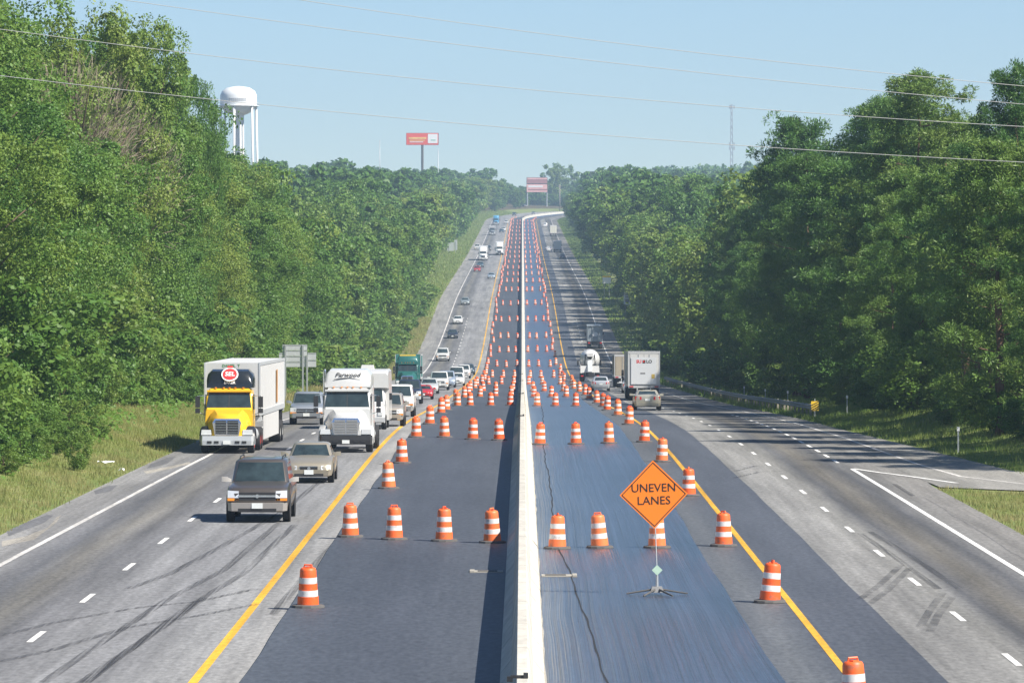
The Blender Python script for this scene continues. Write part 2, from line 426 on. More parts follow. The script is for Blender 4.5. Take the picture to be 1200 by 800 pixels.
def zt(X, Y):
    """terrain height"""
    X = np.asarray(X, float); Y = np.asarray(Y, float)
    off = X - xc(Y)
    z = zr(Y) - bank(Y) * np.clip(off, -25, 25) - 0.035
    dl = np.maximum(edge_left(Y) - 0.2 - off, 0)
    kl = np.interp(Y, [0, 380, 520, 800, 3000], [1, 1, 0.35, 0.45, 0.6])
    z = z + kl * (0.12 * np.minimum(dl, 3) + 0.27 * np.clip(dl - 3, 0, 16) + 0.06 * np.clip(dl - 19, 0, 200))
    er = ramp_edge(Y)
    dr = np.maximum(off - er - 0.3, 0)
    kr = np.interp(Y, [0, 300, 420, 700, 900, 3000], [1, 1, 0.1, 0.1, 0.4, 0.6])
    z = z + kr * (0.10 * np.minimum(dr, 3) + 0.25 * np.clip(dr - 3, 0, 14) + 0.05 * np.clip(dr - 17, 0, 200))
    return z

YG = np.concatenate([np.arange(-80, 160, 4.0), np.arange(160, 260, 2.0), np.arange(260, 420, 4.0), np.arange(420, 1000, 8.0), np.arange(1000, 3000, 16.0), np.arange(3000, 9001, 400.0)])

def grid_mesh(name, Xs, Ys, zfun, mats, midx=None):
    nx = Xs.shape[1]; ny = Xs.shape[0]
    Yg = np.repeat(Ys[:, None], nx, 1)
    co = np.stack([Xs, Yg, zfun(Xs, Yg)], -1).reshape(-1, 3)
    i, j = np.meshgrid(np.arange(ny - 1), np.arange(nx - 1), indexing='ij')
    a = (i * nx + j).ravel()
    q = np.stack([a, a + 1, a + nx + 1, a + nx], -1)
    me = bpy.data.meshes.new(name)
    me.vertices.add(len(co)); me.vertices.foreach_set('co', co.astype(np.float32).ravel())
    me.loops.add(q.size); me.loops.foreach_set('vertex_index', q.ravel().astype(np.int32))
    me.polygons.add(len(q)); me.polygons.foreach_set('loop_start', np.arange(0, q.size, 4, dtype=np.int32))
    for mt in mats: me.materials.append(mt)
    if midx is not None: me.polygons.foreach_set('material_index', midx[:-1, :-1].ravel().astype(np.int32))
    me.polygons.foreach_set('use_smooth', np.ones(len(q), dtype=bool))
    me.update(calc_edges=True); me.validate()
    return me

_out = np.array([0.22, 1.0, 2.0, 3.2, 4.5, 6, 8, 10.5, 13.5, 16, 19.2, 24, 32, 45, 65, 105, 185, 385, 900, 2000, 4000])
_el = edge_left(YG)[:, None] - _out[None, ::-1]
_er = ramp_edge(YG)[:, None] + _out[None, :] + 0.1
_mid = np.repeat(np.array([[-14.0, -8.0, 0.0, 8.0, 14.0]]), len(YG), 0)
TX = np.concatenate([_el, _mid, _er], 1) + xc(np.minimum(YG, 3000))[:, None]
tm = np.zeros_like(TX, int); tm[:, :13] = 1; tm[:, -13:] = 1
ground = link('ground', grid_mesh('ground', TX, YG, zt, [M['ground'], M['woodfloor']], tm))
tag(ground, 'grassy verges and wooded slopes either side of the highway', kind='structure')

def strip_mesh(name, f0, f1, Y0, Y1, dz, material, nx=2, ys=None):
    Ys = YG[(YG > Y0 + 0.01) & (YG < Y1 - 0.01)] if ys is None else np.asarray(ys, float)
    if ys is None: Ys = np.concatenate([[Y0], Ys, [Y1]])
    a = np.array([float(f0(y)) if callable(f0) else f0 for y in Ys]); b = np.array([float(f1(y)) if callable(f1) else f1 for y in Ys])
    t = np.linspace(0, 1, nx)[None, :]
    O = a[:, None] * (1 - t) + b[:, None] * t
    X = O + xc(Ys)[:, None]
    # heights follow the coarse YG grid exactly so that stacked sheets never cross
    zg = np.interp(Ys, YG, zr(YG))
    Yg = np.repeat(Ys[:, None], nx, 1)
    return grid_mesh(name, X, Ys, lambda XX, YY: np.repeat(zg[:, None], nx, 1) - bank(YY) * np.clip(O, -25, 25) + dz, [material])

YEND = 2950.0
road_left = tag(link('oncoming_road', strip_mesh('oncoming_road', edge_left, -5.3, -80, YEND, 0.0, M['road_left'], 6)), 'worn grey asphalt carriageway with oncoming traffic', kind='structure')
road_right = tag(link('departing_road', strip_mesh('departing_road', 8.15, lambda y: np.interp(y, [100, 176, 190, 206, 233, 250, 300, 420, 3000], [15, 15, 15.4, 15.9, 16.2, 16.2, 16.0, 15.8, 15.9]), -80, YEND, 0.0, M['road_right'], 5)), 'worn grey asphalt carriageway with departing traffic', kind='structure')

def wavy(base, amp, k):
    return lambda y: base + amp * (math.sin(y * 0.071 + k) + 0.6 * math.sin(y * 0.19 + 2 * k) + 0.5 * math.sin(y * 0.43 + k * 3))
new_lane = tag(link('fresh_asphalt_lane', strip_mesh('fresh_asphalt_lane', wavy(-5.45, 0.03, 1), -0.3, -80, YEND, 0.055, M['fresh'], 3)), 'closed lane of dark fresh asphalt beside the barrier', kind='structure')
MB_ = MB()
tack_lane = tag(link('grooved_lane', strip_mesh('grooved_lane', 0.3, wavy(5.05, 0.03, 2), -80, YEND, 0.012, M['tack'], 4)), 'closed lane with glossy blue-grey grooved surface', kind='structure')
edge_lane = tag(link('dark_asphalt_strip', strip_mesh('dark_asphalt_strip', 4.9, wavy(8.25, 0.02, 3), -80, YEND, 0.004, M['fresh_right'], 3)), 'strip of dark asphalt under the yellow line', kind='structure')
# lip of the fresh asphalt (a real 5 cm step)
lip = strip_mesh('asphalt_lip', lambda y: wavy(-5.45, 0.03, 1)(y) - 0.05, lambda y: wavy(-5.45, 0.03, 1)(y), -80, 1200, 0.0, M['fresh'], 2)
nv = len(lip.vertices); co = np.zeros(nv * 3, np.float32); lip.vertices.foreach_get('co', co); co = co.reshape(-1, 3)
co[0::2, 2] += 0.002; co[1::2, 2] += 0.055; lip.vertices.foreach_set('co', co.ravel()); lip.update()
link('pavement_lip', lip, new_lane)
# seam that wanders along the grooved lane
seam_pts = [(60, 2.0), (100, 1.55), (113, 1.4), (125, 1.25), (140, 1.0), (152, 0.98), (165, 1.0), (180, 1.02), (200, 0.95), (230, 0.95), (300, 1.3), (420, 1.5), (800, 1.35), (2300, 1.5)]
sy_, sx_ = zip(*seam_pts)
seam_f = lambda y: np.interp(y, sy_, sx_) + 0.02 * math.sin(y * 0.31) + 0.012 * math.sin(y * 1.1)
link('seam', strip_mesh('seam', lambda y: seam_f(y) - 0.012, lambda y: seam_f(y) + 0.028 + 0.008 * math.sin(y * 0.7), 0, 700, 0.020, M['seam'], 2, ys=np.arange(0, 700, 0.7)), tack_lane)
# ramp pavement
def sheet_poly(name, pts, dz, material, parent=None):
    b = MB()
    b.add([(x, y, float(np.interp(y, YG, zr(YG))) + dz) for x, y in pts], [tuple(range(len(pts)))])
    return b.build(name, material, parent)
def ramp_left(t): return np.interp(t, [0, 1, 2, 3, 4, 5], [0, 1, 2, 3, 4, 5])
rin = [(13.3, 196), (14.0, 188), (14.95, 175.2), (17.8, 171.5), (25, 167.5), (45, 165), (90, 164)]
rout = [(16.2, 250), (16.8, 233), (18.2, 206), (19.2, 190), (22.5, 181), (30, 177), (45, 175.5), (90, 175)]
b = MB()
pts_in = [(15.0, 250), (15.0, 233), (15.0, 206), (14.9, 190), (15.2, 175.4), (22, 168.8), (45, 165), (90, 164)]
V = []
for (a, c) in zip(pts_in, rout):
    for t in (0, 0.5, 1):
        x = a[0] + (c[0] - a[0]) * t; y = a[1] + (c[1] - a[1]) * t
        V.append((x, y, float(np.interp(y, YG, zr(YG))) + 0.008))
Fs = []
for i in range(len(rout) - 1):
    for j in range(2):
        a = i * 3 + j; Fs.append((a, a + 1, a + 4, a + 3))
b.add(V, Fs)
ramp_road = tag(b.build('ramp_road', M['ramp']), 'curving asphalt on-ramp joining the departing lanes', kind='structure')

# markings (parts of the road they are painted on)
def line(name, f, w, Y0, Y1, dz, material, parent, ys=None):
    f2 = f if callable(f) else (lambda y: f)
    return link(name, strip_mesh(name, lambda y: f2(y) - w / 2, lambda y: f2(y) + w / 2, Y0, Y1, dz, material, 2, ys), parent)
yl = lambda y: float(np.interp(y, [-80, 110, 228, 400, 3000], [-6.4, -6.35, -6.38, -6.35, -6.35]))
line('yellow_edge_line', yl, 0.19, -80, YEND, 0.006, M['yellow_paint'], road_left)
line('yellow_edge_line', 6.4, 0.17, -80, YEND, 0.010, M['yellow_paint'], edge_lane)
wl_ = lambda y: float(np.interp(y, [-80, 100, 130, 205, 260, 3000], [-14.1, -14.1, -14.05, -13.4, -13.6, -13.75]))
line('white_edge_line', wl_, 0.17, -80, YEND, 0.005, M['worn_white'], road_left)
line('white_edge_line', 13.1, 0.17, -80, 191.5, 0.006, M['white_paint'], road_right)
line('white_edge_line', lambda y: float(np.interp(y, [249, 300, 400, 560, 3000], [15.0, 14.6, 13.8, 13.3, 13.3])), 0.17, 249, YEND, 0.012, M['worn_white'], road_right)
# ramp lines, laid along their own direction
def path_line(name, pts, w, dz, material, parent):
    P = [Vector((x, y, 0)) for x, y in pts]; vs = []
    for i, p in enumerate(P):
        t = (P[min(i + 1, len(P) - 1)] - P[max(i - 1, 0)]).normalized(); nrm = Vector((-t.y, t.x, 0))
        for s in (-1, 1):
            q = p + nrm * s * w / 2
            vs.append((q.x, q.y, float(np.interp(q.y, YG, zr(YG))) + dz))
    bb = MB(); bb.add(vs, [(2 * i, 2 * i + 1, 2 * i + 3, 2 * i + 2) for i in range(len(P) - 1)])
    return bb.build(name, material, parent)
path_line('white_edge_line', [(15.0, 249), (15.35, 232), (15.6, 216), (16.07, 196.5), (16.75, 184.5), (18.5, 178), (24, 173.5), (45, 171.5)], 0.17, 0.014, M['worn_white'], ramp_road)
path_line('white_gore_line', [(13.15, 191.6), (13.9, 188), (14.8, 184.5), (16.1, 178.6)], 0.22, 0.016, M['white_paint'], ramp_road)
def dashes(x, ys, parent, material, w=0.14):
    for y in ys:
        line('lane_dash', x, w, y, y + 3.05, 0.007, material, parent)
dl0 = Y_of(746.0)
dashes(lambda y: float(np.interp(y, [90, 150, 300, 3000], [-10.55, -10.5, -10.2, -10.1])), np.arange(dl0 - 1.5 - 24.4, 900, 12.2), road_left, M['white_paint'])
dr0 = Y_of(722.0)
dashes(10.0, np.arange(dr0 - 1.5 - 24.4, 900, 12.2), road_right, M['white_paint'])
dashes(12.95, np.arange(Y_of(541) - 1, 300, 6.1), road_right, M['white_paint'])

# tyre marks on the oncoming lanes and beside the ramp
def skid(px_pts, w, parent, dz, m_='skid'):
    pts = []
    for px, py in px_pts:
        Y = Y_of(py); pts.append((X_of(px, Y), Y))
    path_line('tyre_mark', pts, w, dz, M[m_], parent)
skids = [[(50, 800), (130, 745), (200, 700), (262, 668), (330, 610)], [(95, 800), (165, 752), (225, 708), (285, 672), (345, 615)],
         [(0, 745), (70, 728), (160, 712), (230, 705), (300, 690)], [(0, 775), (60, 762), (150, 735), (240, 720), (300, 708)],
         [(150, 690), (200, 672), (260, 640), (330, 600), (380, 560)], [(100, 800), (140, 770), (180, 742), (240, 700)],
         [(395, 640), (430, 600), (448, 560), (470, 530)], [(320, 720), (370, 660), (420, 610), (440, 580)]]
def px_sheet(name, pts, dz, material, parent):
    v = []
    for px, py in pts:
        Y = Y_of(py); v.append((X_of(px, Y), Y))
    b_ = MB(); b_.add([(x, y, float(np.interp(y, YG, zr(YG))) + dz) for x, y in v], [tuple(range(len(v)))])
    return b_.build(name, material, parent)
px_sheet('asphalt_patch', [(10, 628), (52, 612), (62, 604), (55, 603), (30, 612), (8, 622)], 0.0035, M['patch'], road_left)
px_sheet('asphalt_patch', [(112, 579), (130, 575), (138, 568), (128, 569), (110, 575)], 0.0035, M['patch'], road_left)
px_sheet('asphalt_patch', [(172, 549), (196, 543), (206, 535), (196, 536), (176, 544)], 0.0035, M['patch'], road_left)
px_sheet('sand_drift', [(2, 640), (40, 632), (66, 612), (72, 603), (66, 606), (56, 618), (30, 628), (2, 634)], 0.003, M['sand'], road_left)
px_sheet('sand_drift', [(168, 552), (200, 546), (222, 541), (224, 543), (200, 549), (172, 555)], 0.003, M['sand'], road_left)
for k, (x0, y0, y1) in enumerate(((-12.6, 95, 170), (-14.9, 100, 190), (-11.2, 120, 230), (13.9, 110, 170))):
    ys = np.arange(y0, y1, 1.5); w_ = np.cumsum(rng.normal(0, 0.035, len(ys)))
    path_line('sealed_crack', [(x0 + float(a_) - float(b_) , float(b2)) for a_, b_, b2 in zip(w_, np.linspace(0, w_[-1], len(ys)), ys)], 0.016, 0.0042 + 0.0002 * k, M['patch'], road_left if x0 < 0 else road_right)
for k, s in enumerate(skids): skid(s, 0.22, road_left, 0.0085 + 0.0011 * k)
for k, s in enumerate([[(1008, 625), (1045, 650), (1100, 690)], [(1020, 623), (1062, 648), (1125, 690)], [(860, 560), (890, 553), (915, 552)], [(862, 552), (885, 546), (905, 545)], [(1048, 567), (1060, 575), (1070, 581)], [(1008, 702), (1030, 686), (1056, 662)], [(1016, 710), (1040, 692), (1066, 666)], [(1078, 735), (1090, 715), (1105, 695)], [(1090, 740), (1100, 720), (1116, 700)]]):
    skid(s, 0.20, road_right, 0.0095 + 0.0011 * k, 'skid' if k < 5 else 'skid_across')

# ------------------------------------------------------------------ concrete median barrier
prof = [(-0.43, 0.0), (-0.43, 0.08), (-0.21, 0.36), (-0.12, 1.03), (-0.09, 1.07), (0.09, 1.07), (0.12, 1.03), (0.21, 0.36), (0.43, 0.08), (0.43, 0.0)]
bar_root = tag(empty('median_barrier', (0, 100, float(zr(100)))), 'long white concrete barrier wall dividing the two closed lanes', 'barrier')
Ys = YG[YG <= YEND]
rings = []
for y in Ys:
    z0 = float(np.interp(y, YG, zr(YG))) - 0.02
    rings.append([(float(xc(y)) + px, y - 100, z0 + pz - float(zr(100))) for px, pz in prof])
bb = MB(); bb.loft(rings)
bb.build('wall', M['concrete'], bar_root, angle=30)
for y in np.arange(70, 420, 6.1):
    rj = []
    for dy in (-0.014, 0.014):
        z0 = float(np.interp(y + dy, YG, zr(YG))) - 0.02
        rj.append([(px * 1.0 + (0.003 if px > 0 else -0.003), y + dy - 100, z0 + pz + 0.003 - float(zr(100))) for px, pz in prof])
    bb = MB(); bb.loft(rj); bb.build('joint', M['old_concrete'], bar_root)
def at_bar(py):
    ys = np.arange(70, 700, 1.0); v = HY + F * (CH - zr(ys) - 1.07) / ys
    return float(np.interp(-py, -v, ys))
for py in (793, 487, 461, 446, 438):
    y = at_bar(py)
    bb = MB(); bb.box(-0.2, 0.05, -0.03, 0.03, 0, 0.05); bb.box(-0.26, -0.16, -0.05, 0.05, -0.06, 0.03); bb.box(0.02, 0.1, -0.06, 0.06, 0.0, 0.09)
    bb.build('reflector_bracket', M['dark'], bar_root, loc=(0.0, y - 100, float(zr(y)) - float(zr(100)) + 1.055))
# pale grout spill along the barrier foot
_sy = np.arange(40, 420, 0.35)
_sn = _smooth(rng.normal(0, 1, len(_sy)), 3) * 0.13 + _smooth(rng.normal(0, 1, len(_sy)), 20) * 0.25
link('concrete_spill', strip_mesh('concrete_spill', 0.3, lambda y: 0.45 + 0.35 * float(np.interp(y, _sy, np.abs(_sn))), 40, 420, 0.018, M['old_concrete'], 2, ys=_sy), tack_lane)

# drain inlets
def drain(name, label, x0, x1, y, parts_end):
    z = float(zr(y)) + (0.056 if x0 < 0 else 0.016)
    r = tag(empty(name, ((x0 + x1) / 2, y, z)), label, 'drain')
    w = (x1 - x0) / 2
    bb = MB(); bb.box(-w, w, -0.35, 0.35, -0.02, 0.02); bb.build('frame', M['old_concrete'], r)
    n = 7
    for k in range(n):
        a = -w * 0.75 + 1.35 * w * k / n
        bb = MB(); bb.box(a, a + 0.07, -0.24, 0.24, 0.02, 0.035); bb.build('slot', M['rubber'], r)
    bb = MB(); bb.box(-w - 0.12 if parts_end < 0 else w, -w if parts_end < 0 else w + 0.12, -0.4, 0.4, -0.02, 0.04); bb.build('kerb_block', M['old_concrete'], r)
ydr = Y_of(672)
drain('drain_inlet', 'concrete drain inlet with dark slots in the fresh asphalt by the barrier', -1.25, -0.5, ydr, -1)
drain('drain_inlet', 'pale concrete drain inlet with dark slots in the grooved lane by the barrier', 0.5, 1.3, Y_of(675), 1)

# ------------------------------------------------------------------ traffic drums
def drum_meshes():
    d = {}
    seg = [(0.07, 0.285), (0.22, 0.275)]
    prof_all = [(0.05, 0.29), (0.25, 0.278), (0.255, 0.262), (0.40, 0.256), (0.405, 0.25), (0.55, 0.245), (0.555, 0.238), (0.70, 0.232), (0.705, 0.226), (0.86, 0.218), (0.90, 0.20), (0.92, 0.17), (0.92, 0.0)]
    bb = MB(); bb.lathe([(z, r * 0.88) for z, r in prof_all], 20); d['barrel'] = bb.mesh('drum_barrel', M['orange'], angle=35)
    for nm, z0, z1, r0, r1 in (('low', 0.257, 0.398, 0.262, 0.256), ('high', 0.557, 0.698, 0.238, 0.232)):
        bb = MB(); bb.lathe([(z0, r0 * 0.88), (z0, r0 * 0.88 + 0.004), (z1, r1 * 0.88 + 0.004), (z1, r1 * 0.88)], 20); d[nm] = bb.mesh('drum_band', M['band'], angle=35)
    bb = MB(); bb.lathe([(0.0, 0.40), (0.05, 0.385), (0.065, 0.33), (0.07, 0.20)], 12, caps=True); d['base'] = bb.mesh('drum_base', M['rubber'])
    bb = MB()
    bb.tube([(-0.1, 0, 0.91), (-0.09, 0, 0.985), (0.09, 0, 0.985), (0.1, 0, 0.91)], 0.022, 6)
    bb.box(-0.05, 0.05, -0.10, 0.10, 0.92, 0.945)
    d['handle'] = bb.mesh('drum_handle', M['orange'])
    for nm, n in (('mid', 10), ('far', 6)):
        bb = MB()
        k = 0.88
        for z0, z1, r0, r1, mi in ((0.05, 0.255, 0.288, 0.265, 0), (0.255, 0.40, 0.265, 0.257, 1), (0.40, 0.555, 0.257, 0.24, 0), (0.555, 0.70, 0.24, 0.233, 1), (0.70, 0.90, 0.233, 0.21, 0)):
            bb.lathe([(z0, r0 * k), (z1, r1 * k)], n, m=mi)
        bb.lathe([(0.90, 0.21 * k), (0.985, 0.06), (0.985, 0.0)], n, m=0)
        bb.lathe([(0, 0.40), (0.06, 0.37), (0.07, 0.2)], n, m=2)
        d[nm] = bb.mesh('drum_' + nm, [M['orange'], M['band'], M['rubber']], angle=40)
    return d
DM = drum_meshes()
n_drum = [0]
def drum(x, Y, z, label, group, tilt=None, label2=None):
    n_drum[0] += 1
    X = x + float(xc(Y))
    zz = float(zr(Y)) - float(bank(Y)) * x + z
    rz = random.uniform(0, 6.28)
    tl = tilt if tilt else (random.gauss(0, 0.025), random.gauss(0, 0.025))
    if Y < 480:
        r = empty('traffic_drum', (X, Y, zz)); r.rotation_euler = (0, 0, rz)
        for nm, key in (('rubber_base', 'base'), ('barrel', 'barrel'), ('reflective_band', 'low'), ('reflective_band', 'high'), ('handle', 'handle')):
            o = link(nm, DM[key], r)
            if key != 'base':
                o.rotation_euler = (tl[0], tl[1], 0)
                o.location = (0, 0, 0.012)
    else:
        r = link('traffic_drum', DM['mid' if Y < 900 else 'far'], None, (X, Y, zz), (tl[0], tl[1], rz))
    tag(r, label2 or label, 'traffic drum', group if not label2 else None)
LE = 'orange and white striped drum in the line between oncoming traffic and fresh asphalt'
LR = 'orange and white striped drum in a crosswise row on the dark fresh asphalt'
RE = 'orange and white striped drum in the line along the departing lanes\' yellow line'
RR = 'orange and white striped drum in a crosswise row on the blue-grey grooved lane'
GLE, GLR, GRE, GRR = 'drums edging the oncoming lanes', 'drums across the fresh asphalt lane', 'drums edging the departing lanes', 'drums across the grooved lane'
zL, zR_ = 0.056, 0.014
def pxdrum(px, py, z, *a, **k):
    Y = Y_of(py) ; drum(X_of(px, Y), Y, z, *a, **k)
for px, py in ((361, 714), (410.5, 631), (455.5, 574), (471, 544), (488, 513.5), (503.7, 498), (517, 485)):
    pxdrum(px, py, zL, LE, GLE)
for px, py in ((462, 634), (520.5, 636), (521, 513.5), (554, 516)):
    pxdrum(px, py, zL, LR, GLR)
pxdrum(577, 638, zL, LR, GLR, tilt=(0.0, 0.05), label2='dented striped drum standing in the barrier\'s shadow with a bent rim, near the drain inlet')
pxdrum(585, 517, zL, LR, GLR, tilt=(0.03, 0.04))
for px, py in ((902, 706), (848, 640), (807, 581), (775.5, 541), (755, 518), (737, 497.5), (724, 487)):
    pxdrum(px, py, zR_, RE, GRE)
drum(5.97, 86.5, zR_, RE, GRE)
pxdrum(653, 643, zR_, RR, GRR)
pxdrum(703, 642, zR_, RR, GRR, tilt=(0.02, -0.07), label2='leaning striped drum on the wandering seam of the grooved lane')
pxdrum(770, 642, zR_, RR, GRR, label2='striped drum standing directly behind the orange diamond sign')
for px, py in ((632.7, 521), (675, 520.5), (713.5, 519.5)): pxdrum(px, py, zR_, RR, GRR)
y = 322.0
while y < 2330:
    drum(-5.0 + random.gauss(0, 0.16), y + random.gauss(0, 2), zL, LE, GLE)
    y += 30
y = 320.0
while y < 2330:
    drum(float(np.interp(y, [320, 420, 640, 900, 2330], [5.85, 5.7, 5.2, 4.9, 5.0])) + random.gauss(0, 0.16), y + random.gauss(0, 2), zR_, RE, GRE)
    y += 30
rows = [352, 420, 470, 545, 622, 700, 762, 815, 885, 960, 1050, 1130, 1205, 1285, 1365, 1440, 1515, 1590, 1670, 1750, 1830, 1915, 2000, 2090, 2180]
for k, y in enumerate(rows):
    for x in (-0.98, -2.35, -3.8):
        drum(x + random.gauss(0, 0.1), y + random.gauss(0, 1.5), zL, LR, GLR)
    for x in (1.0, 2.4, 4.0):
        drum(x + random.gauss(0, 0.1), y + 4 + random.gauss(0, 1.5), zR_, RR, GRR)

# ------------------------------------------------------------------ lettering
def text_mesh(s, size, material, depth=0.004, shear=0.0, bold=0.0):
    cu = bpy.data.curves.new('lettering', 'FONT')
    cu.body = s; cu.size = size; cu.align_x = 'CENTER'; cu.align_y = 'CENTER'; cu.extrude = depth; cu.shear = shear; cu.offset = bold
    cu.resolution_u = 3
    o = bpy.data.objects.new('lettering', cu); C.objects.link(o)
    bpy.context.view_layer.update()
    dg = bpy.context.evaluated_depsgraph_get()
    me = bpy.data.meshes.new_from_object(o.evaluated_get(dg))
    bpy.data.objects.remove(o); bpy.data.curves.remove(cu)
    me.materials.clear(); me.materials.append(material)
    return me

# ------------------------------------------------------------------ warning sign
Ys_ = Y_of(697); Xs_ = X_of(770, Ys_); zs = float(zr(Ys_)) + 0.015
sg = tag(empty('warning_sign', (Xs_, Ys_, zs)), 'orange diamond roll-up sign reading UNEVEN LANES on a folding stand', 'road sign')
hd = 0.835; cz = Z_of(579, Ys_) - zs; cxo = X_of(766, Ys_) - Xs_
pan = empty('sign_panel', (cxo, -0.03, cz), parent=sg)
def diamond(h, y0, y1, hole=None):
    bb = MB()
    o = [(0, h), (h, 0), (0, -h), (-h, 0)]
    if hole is None:
        bb.add([(a, y0, c) for a, c in o] + [(a, y1, c) for a, c in o], [(0, 1, 2, 3)[::-1], (4, 5, 6, 7), (0, 1, 5, 4), (1, 2, 6, 5), (2, 3, 7, 6), (3, 0, 4, 7)])
    else:
        i = [(a * hole / h, c * hole / h) for a, c in o]
        vs = [(a, y0, c) for a, c in o] + [(a, y0, c) for a, c in i] + [(a, y1, c) for a, c in o] + [(a, y1, c) for a, c in i]
        fs = []
        for k in range(4):
            n_ = (k + 1) % 4
            fs += [(k, n_, 4 + n_, 4 + k), (8 + k, 12 + k, 12 + n_, 8 + n_), (k, 8 + k, 8 + n_, n_), (4 + k, 4 + n_, 12 + n_, 12 + k)]
        bb.add(vs, fs)
    return bb
diamond(hd, 0.0, 0.012).build('vinyl_face', M['sign_orange'], pan)
diamond(hd - 0.045, -0.004, -0.001, hd - 0.075).build('border', M['black'], pan)
for s, z in (('UNEVEN', 0.155), ('LANES', -0.155)):
    link('lettering', text_mesh(s, 0.285, M['black'], 0.002), pan, (0, -0.005, z), (R(90), 0, 0))
pan.rotation_euler = (0, R(-1.5), 0)
bb = MB(); bb.tube([(cxo, 0.0, cz + 0.8), (cxo * 0.6, 0.0, cz - 0.6), (0, 0, 0.5)], 0.014, 6); bb.build('mast', M['alu'], sg)
bb = MB(); bb.lathe([(0.12, 0.05), (0.2, 0.035), (0.5, 0.03), (0.52, 0.02)], 8, caps=True); bb.build('spring_post', M['galv'], sg)
bb = MB(); h = 0.13
bb.add([(0, -0.04, 0.6 + h), (h, -0.04, 0.6), (0, -0.04, 0.6 - h), (-h, -0.04, 0.6), (0, -0.02, 0.6 + h), (h, -0.02, 0.6), (0, -0.02, 0.6 - h), (-h, -0.02, 0.6)], [(3, 2, 1, 0), (4, 5, 6, 7), (0, 1, 5, 4), (1, 2, 6, 5), (2, 3, 7, 6), (3, 0, 4, 7)])
bb.build('small_diamond_plate', mat('pale_green_plate', (0.45, 0.62, 0.5), 0.5), sg)
bb = MB(); bb.box(-0.17, 0.17, -0.16, 0.16, 0.06, 0.2, tx=0.05, ty=0.05); bb.build('stand_hub', M['grey_plastic'], sg)
for a, ln in ((-4, 0.75), (184, 0.75), (-62, 0.75), (-118, 0.75)):
    bb = MB(); bb.tube([(0.1 * math.cos(R(a)), 0.1 * math.sin(R(a)), 0.13), (ln * math.cos(R(a)), ln * math.sin(R(a)) * 1.4, 0.03)], [0.028, 0.02], 6)
    bb.build('leg', M['rubber'], sg)

# ------------------------------------------------------------------ vehicles
_wheels = {}
def wheel_mesh(r, w, rim):
    k = (r, w, rim.name)
    if k not in _wheels:
        bb = MB(); bb.lathe([(-w / 2, 0.6 * r), (-w / 2, 0.92 * r), (-w * 0.4, r), (w * 0.4, r), (w / 2, 0.92 * r), (w / 2, 0.6 * r)], 16, 'x')
        t = bb.mesh('tyre', M['tyre'], angle=40)
        bb = MB(); bb.lathe([(-w * 0.35, 0.0), (-w * 0.38, 0.25 * r), (-w * 0.28, 0.45 * r), (-w * 0.47, 0.62 * r), (w * 0.47, 0.62 * r), (w * 0.28, 0.45 * r), (w * 0.38, 0.25 * r), (w * 0.35, 0.0)], 12, 'x')
        rm = bb.mesh('rim', rim, angle=40)
        _wheels[k] = (t, rm)
    return _wheels[k]
def wheel(parent, x, y, r, w, rim=None):
    t, rm = wheel_mesh(r, w, rim or M['rim'])
    o = link('wheel', t, parent, (x, y, r))
    link('rim', rm, o)
    return o

def section(y, w, zb, zt_, crown=0.03):
    h = [(0.0, zb), (0.84 * w, zb), (0.96 * w, zb + 0.09), (w, zb + 0.42 * (zt_ - zb)), (0.99 * w, zt_ - 0.16), (0.945 * w, zt_ - 0.04), (0.80 * w, zt_), (0.4 * w, zt_ + crown * 0.8), (0, zt_ + crown)]
    return [(x, y, z) for x, z in h] + [(-x, y, z) for x, z in h[-2:0:-1]]

def lerp(a, b, t): return tuple(a[i] + (b[i] - a[i]) * t for i in range(3))
def pane(bl, br, tr, tl, u0, u1, v0, v1, n, d=0.008):
    def P(u, v):
        p = lerp(lerp(bl, br, u), lerp(tl, tr, u), v)
        return (p[0] + n[0] * d, p[1] + n[1] * d, p[2] + n[2] * d)
    def Q(u, v):
        p = lerp(lerp(bl, br, u), lerp(tl, tr, u), v)
        return (p[0] - n[0] * 0.02, p[1] - n[1] * 0.02, p[2] - n[2] * 0.02)
    a = [P(u0, v0), P(u1, v0), P(u1, v1), P(u0, v1)]
    c = [Q(u0, v0), Q(u1, v0), Q(u1, v1), Q(u0, v1)]
    bb = MB(); bb.add(a + c, [(0, 1, 2, 3), (4, 5, 1, 0), (5, 6, 2, 1), (6, 7, 3, 2), (7, 4, 0, 3)])
    return bb

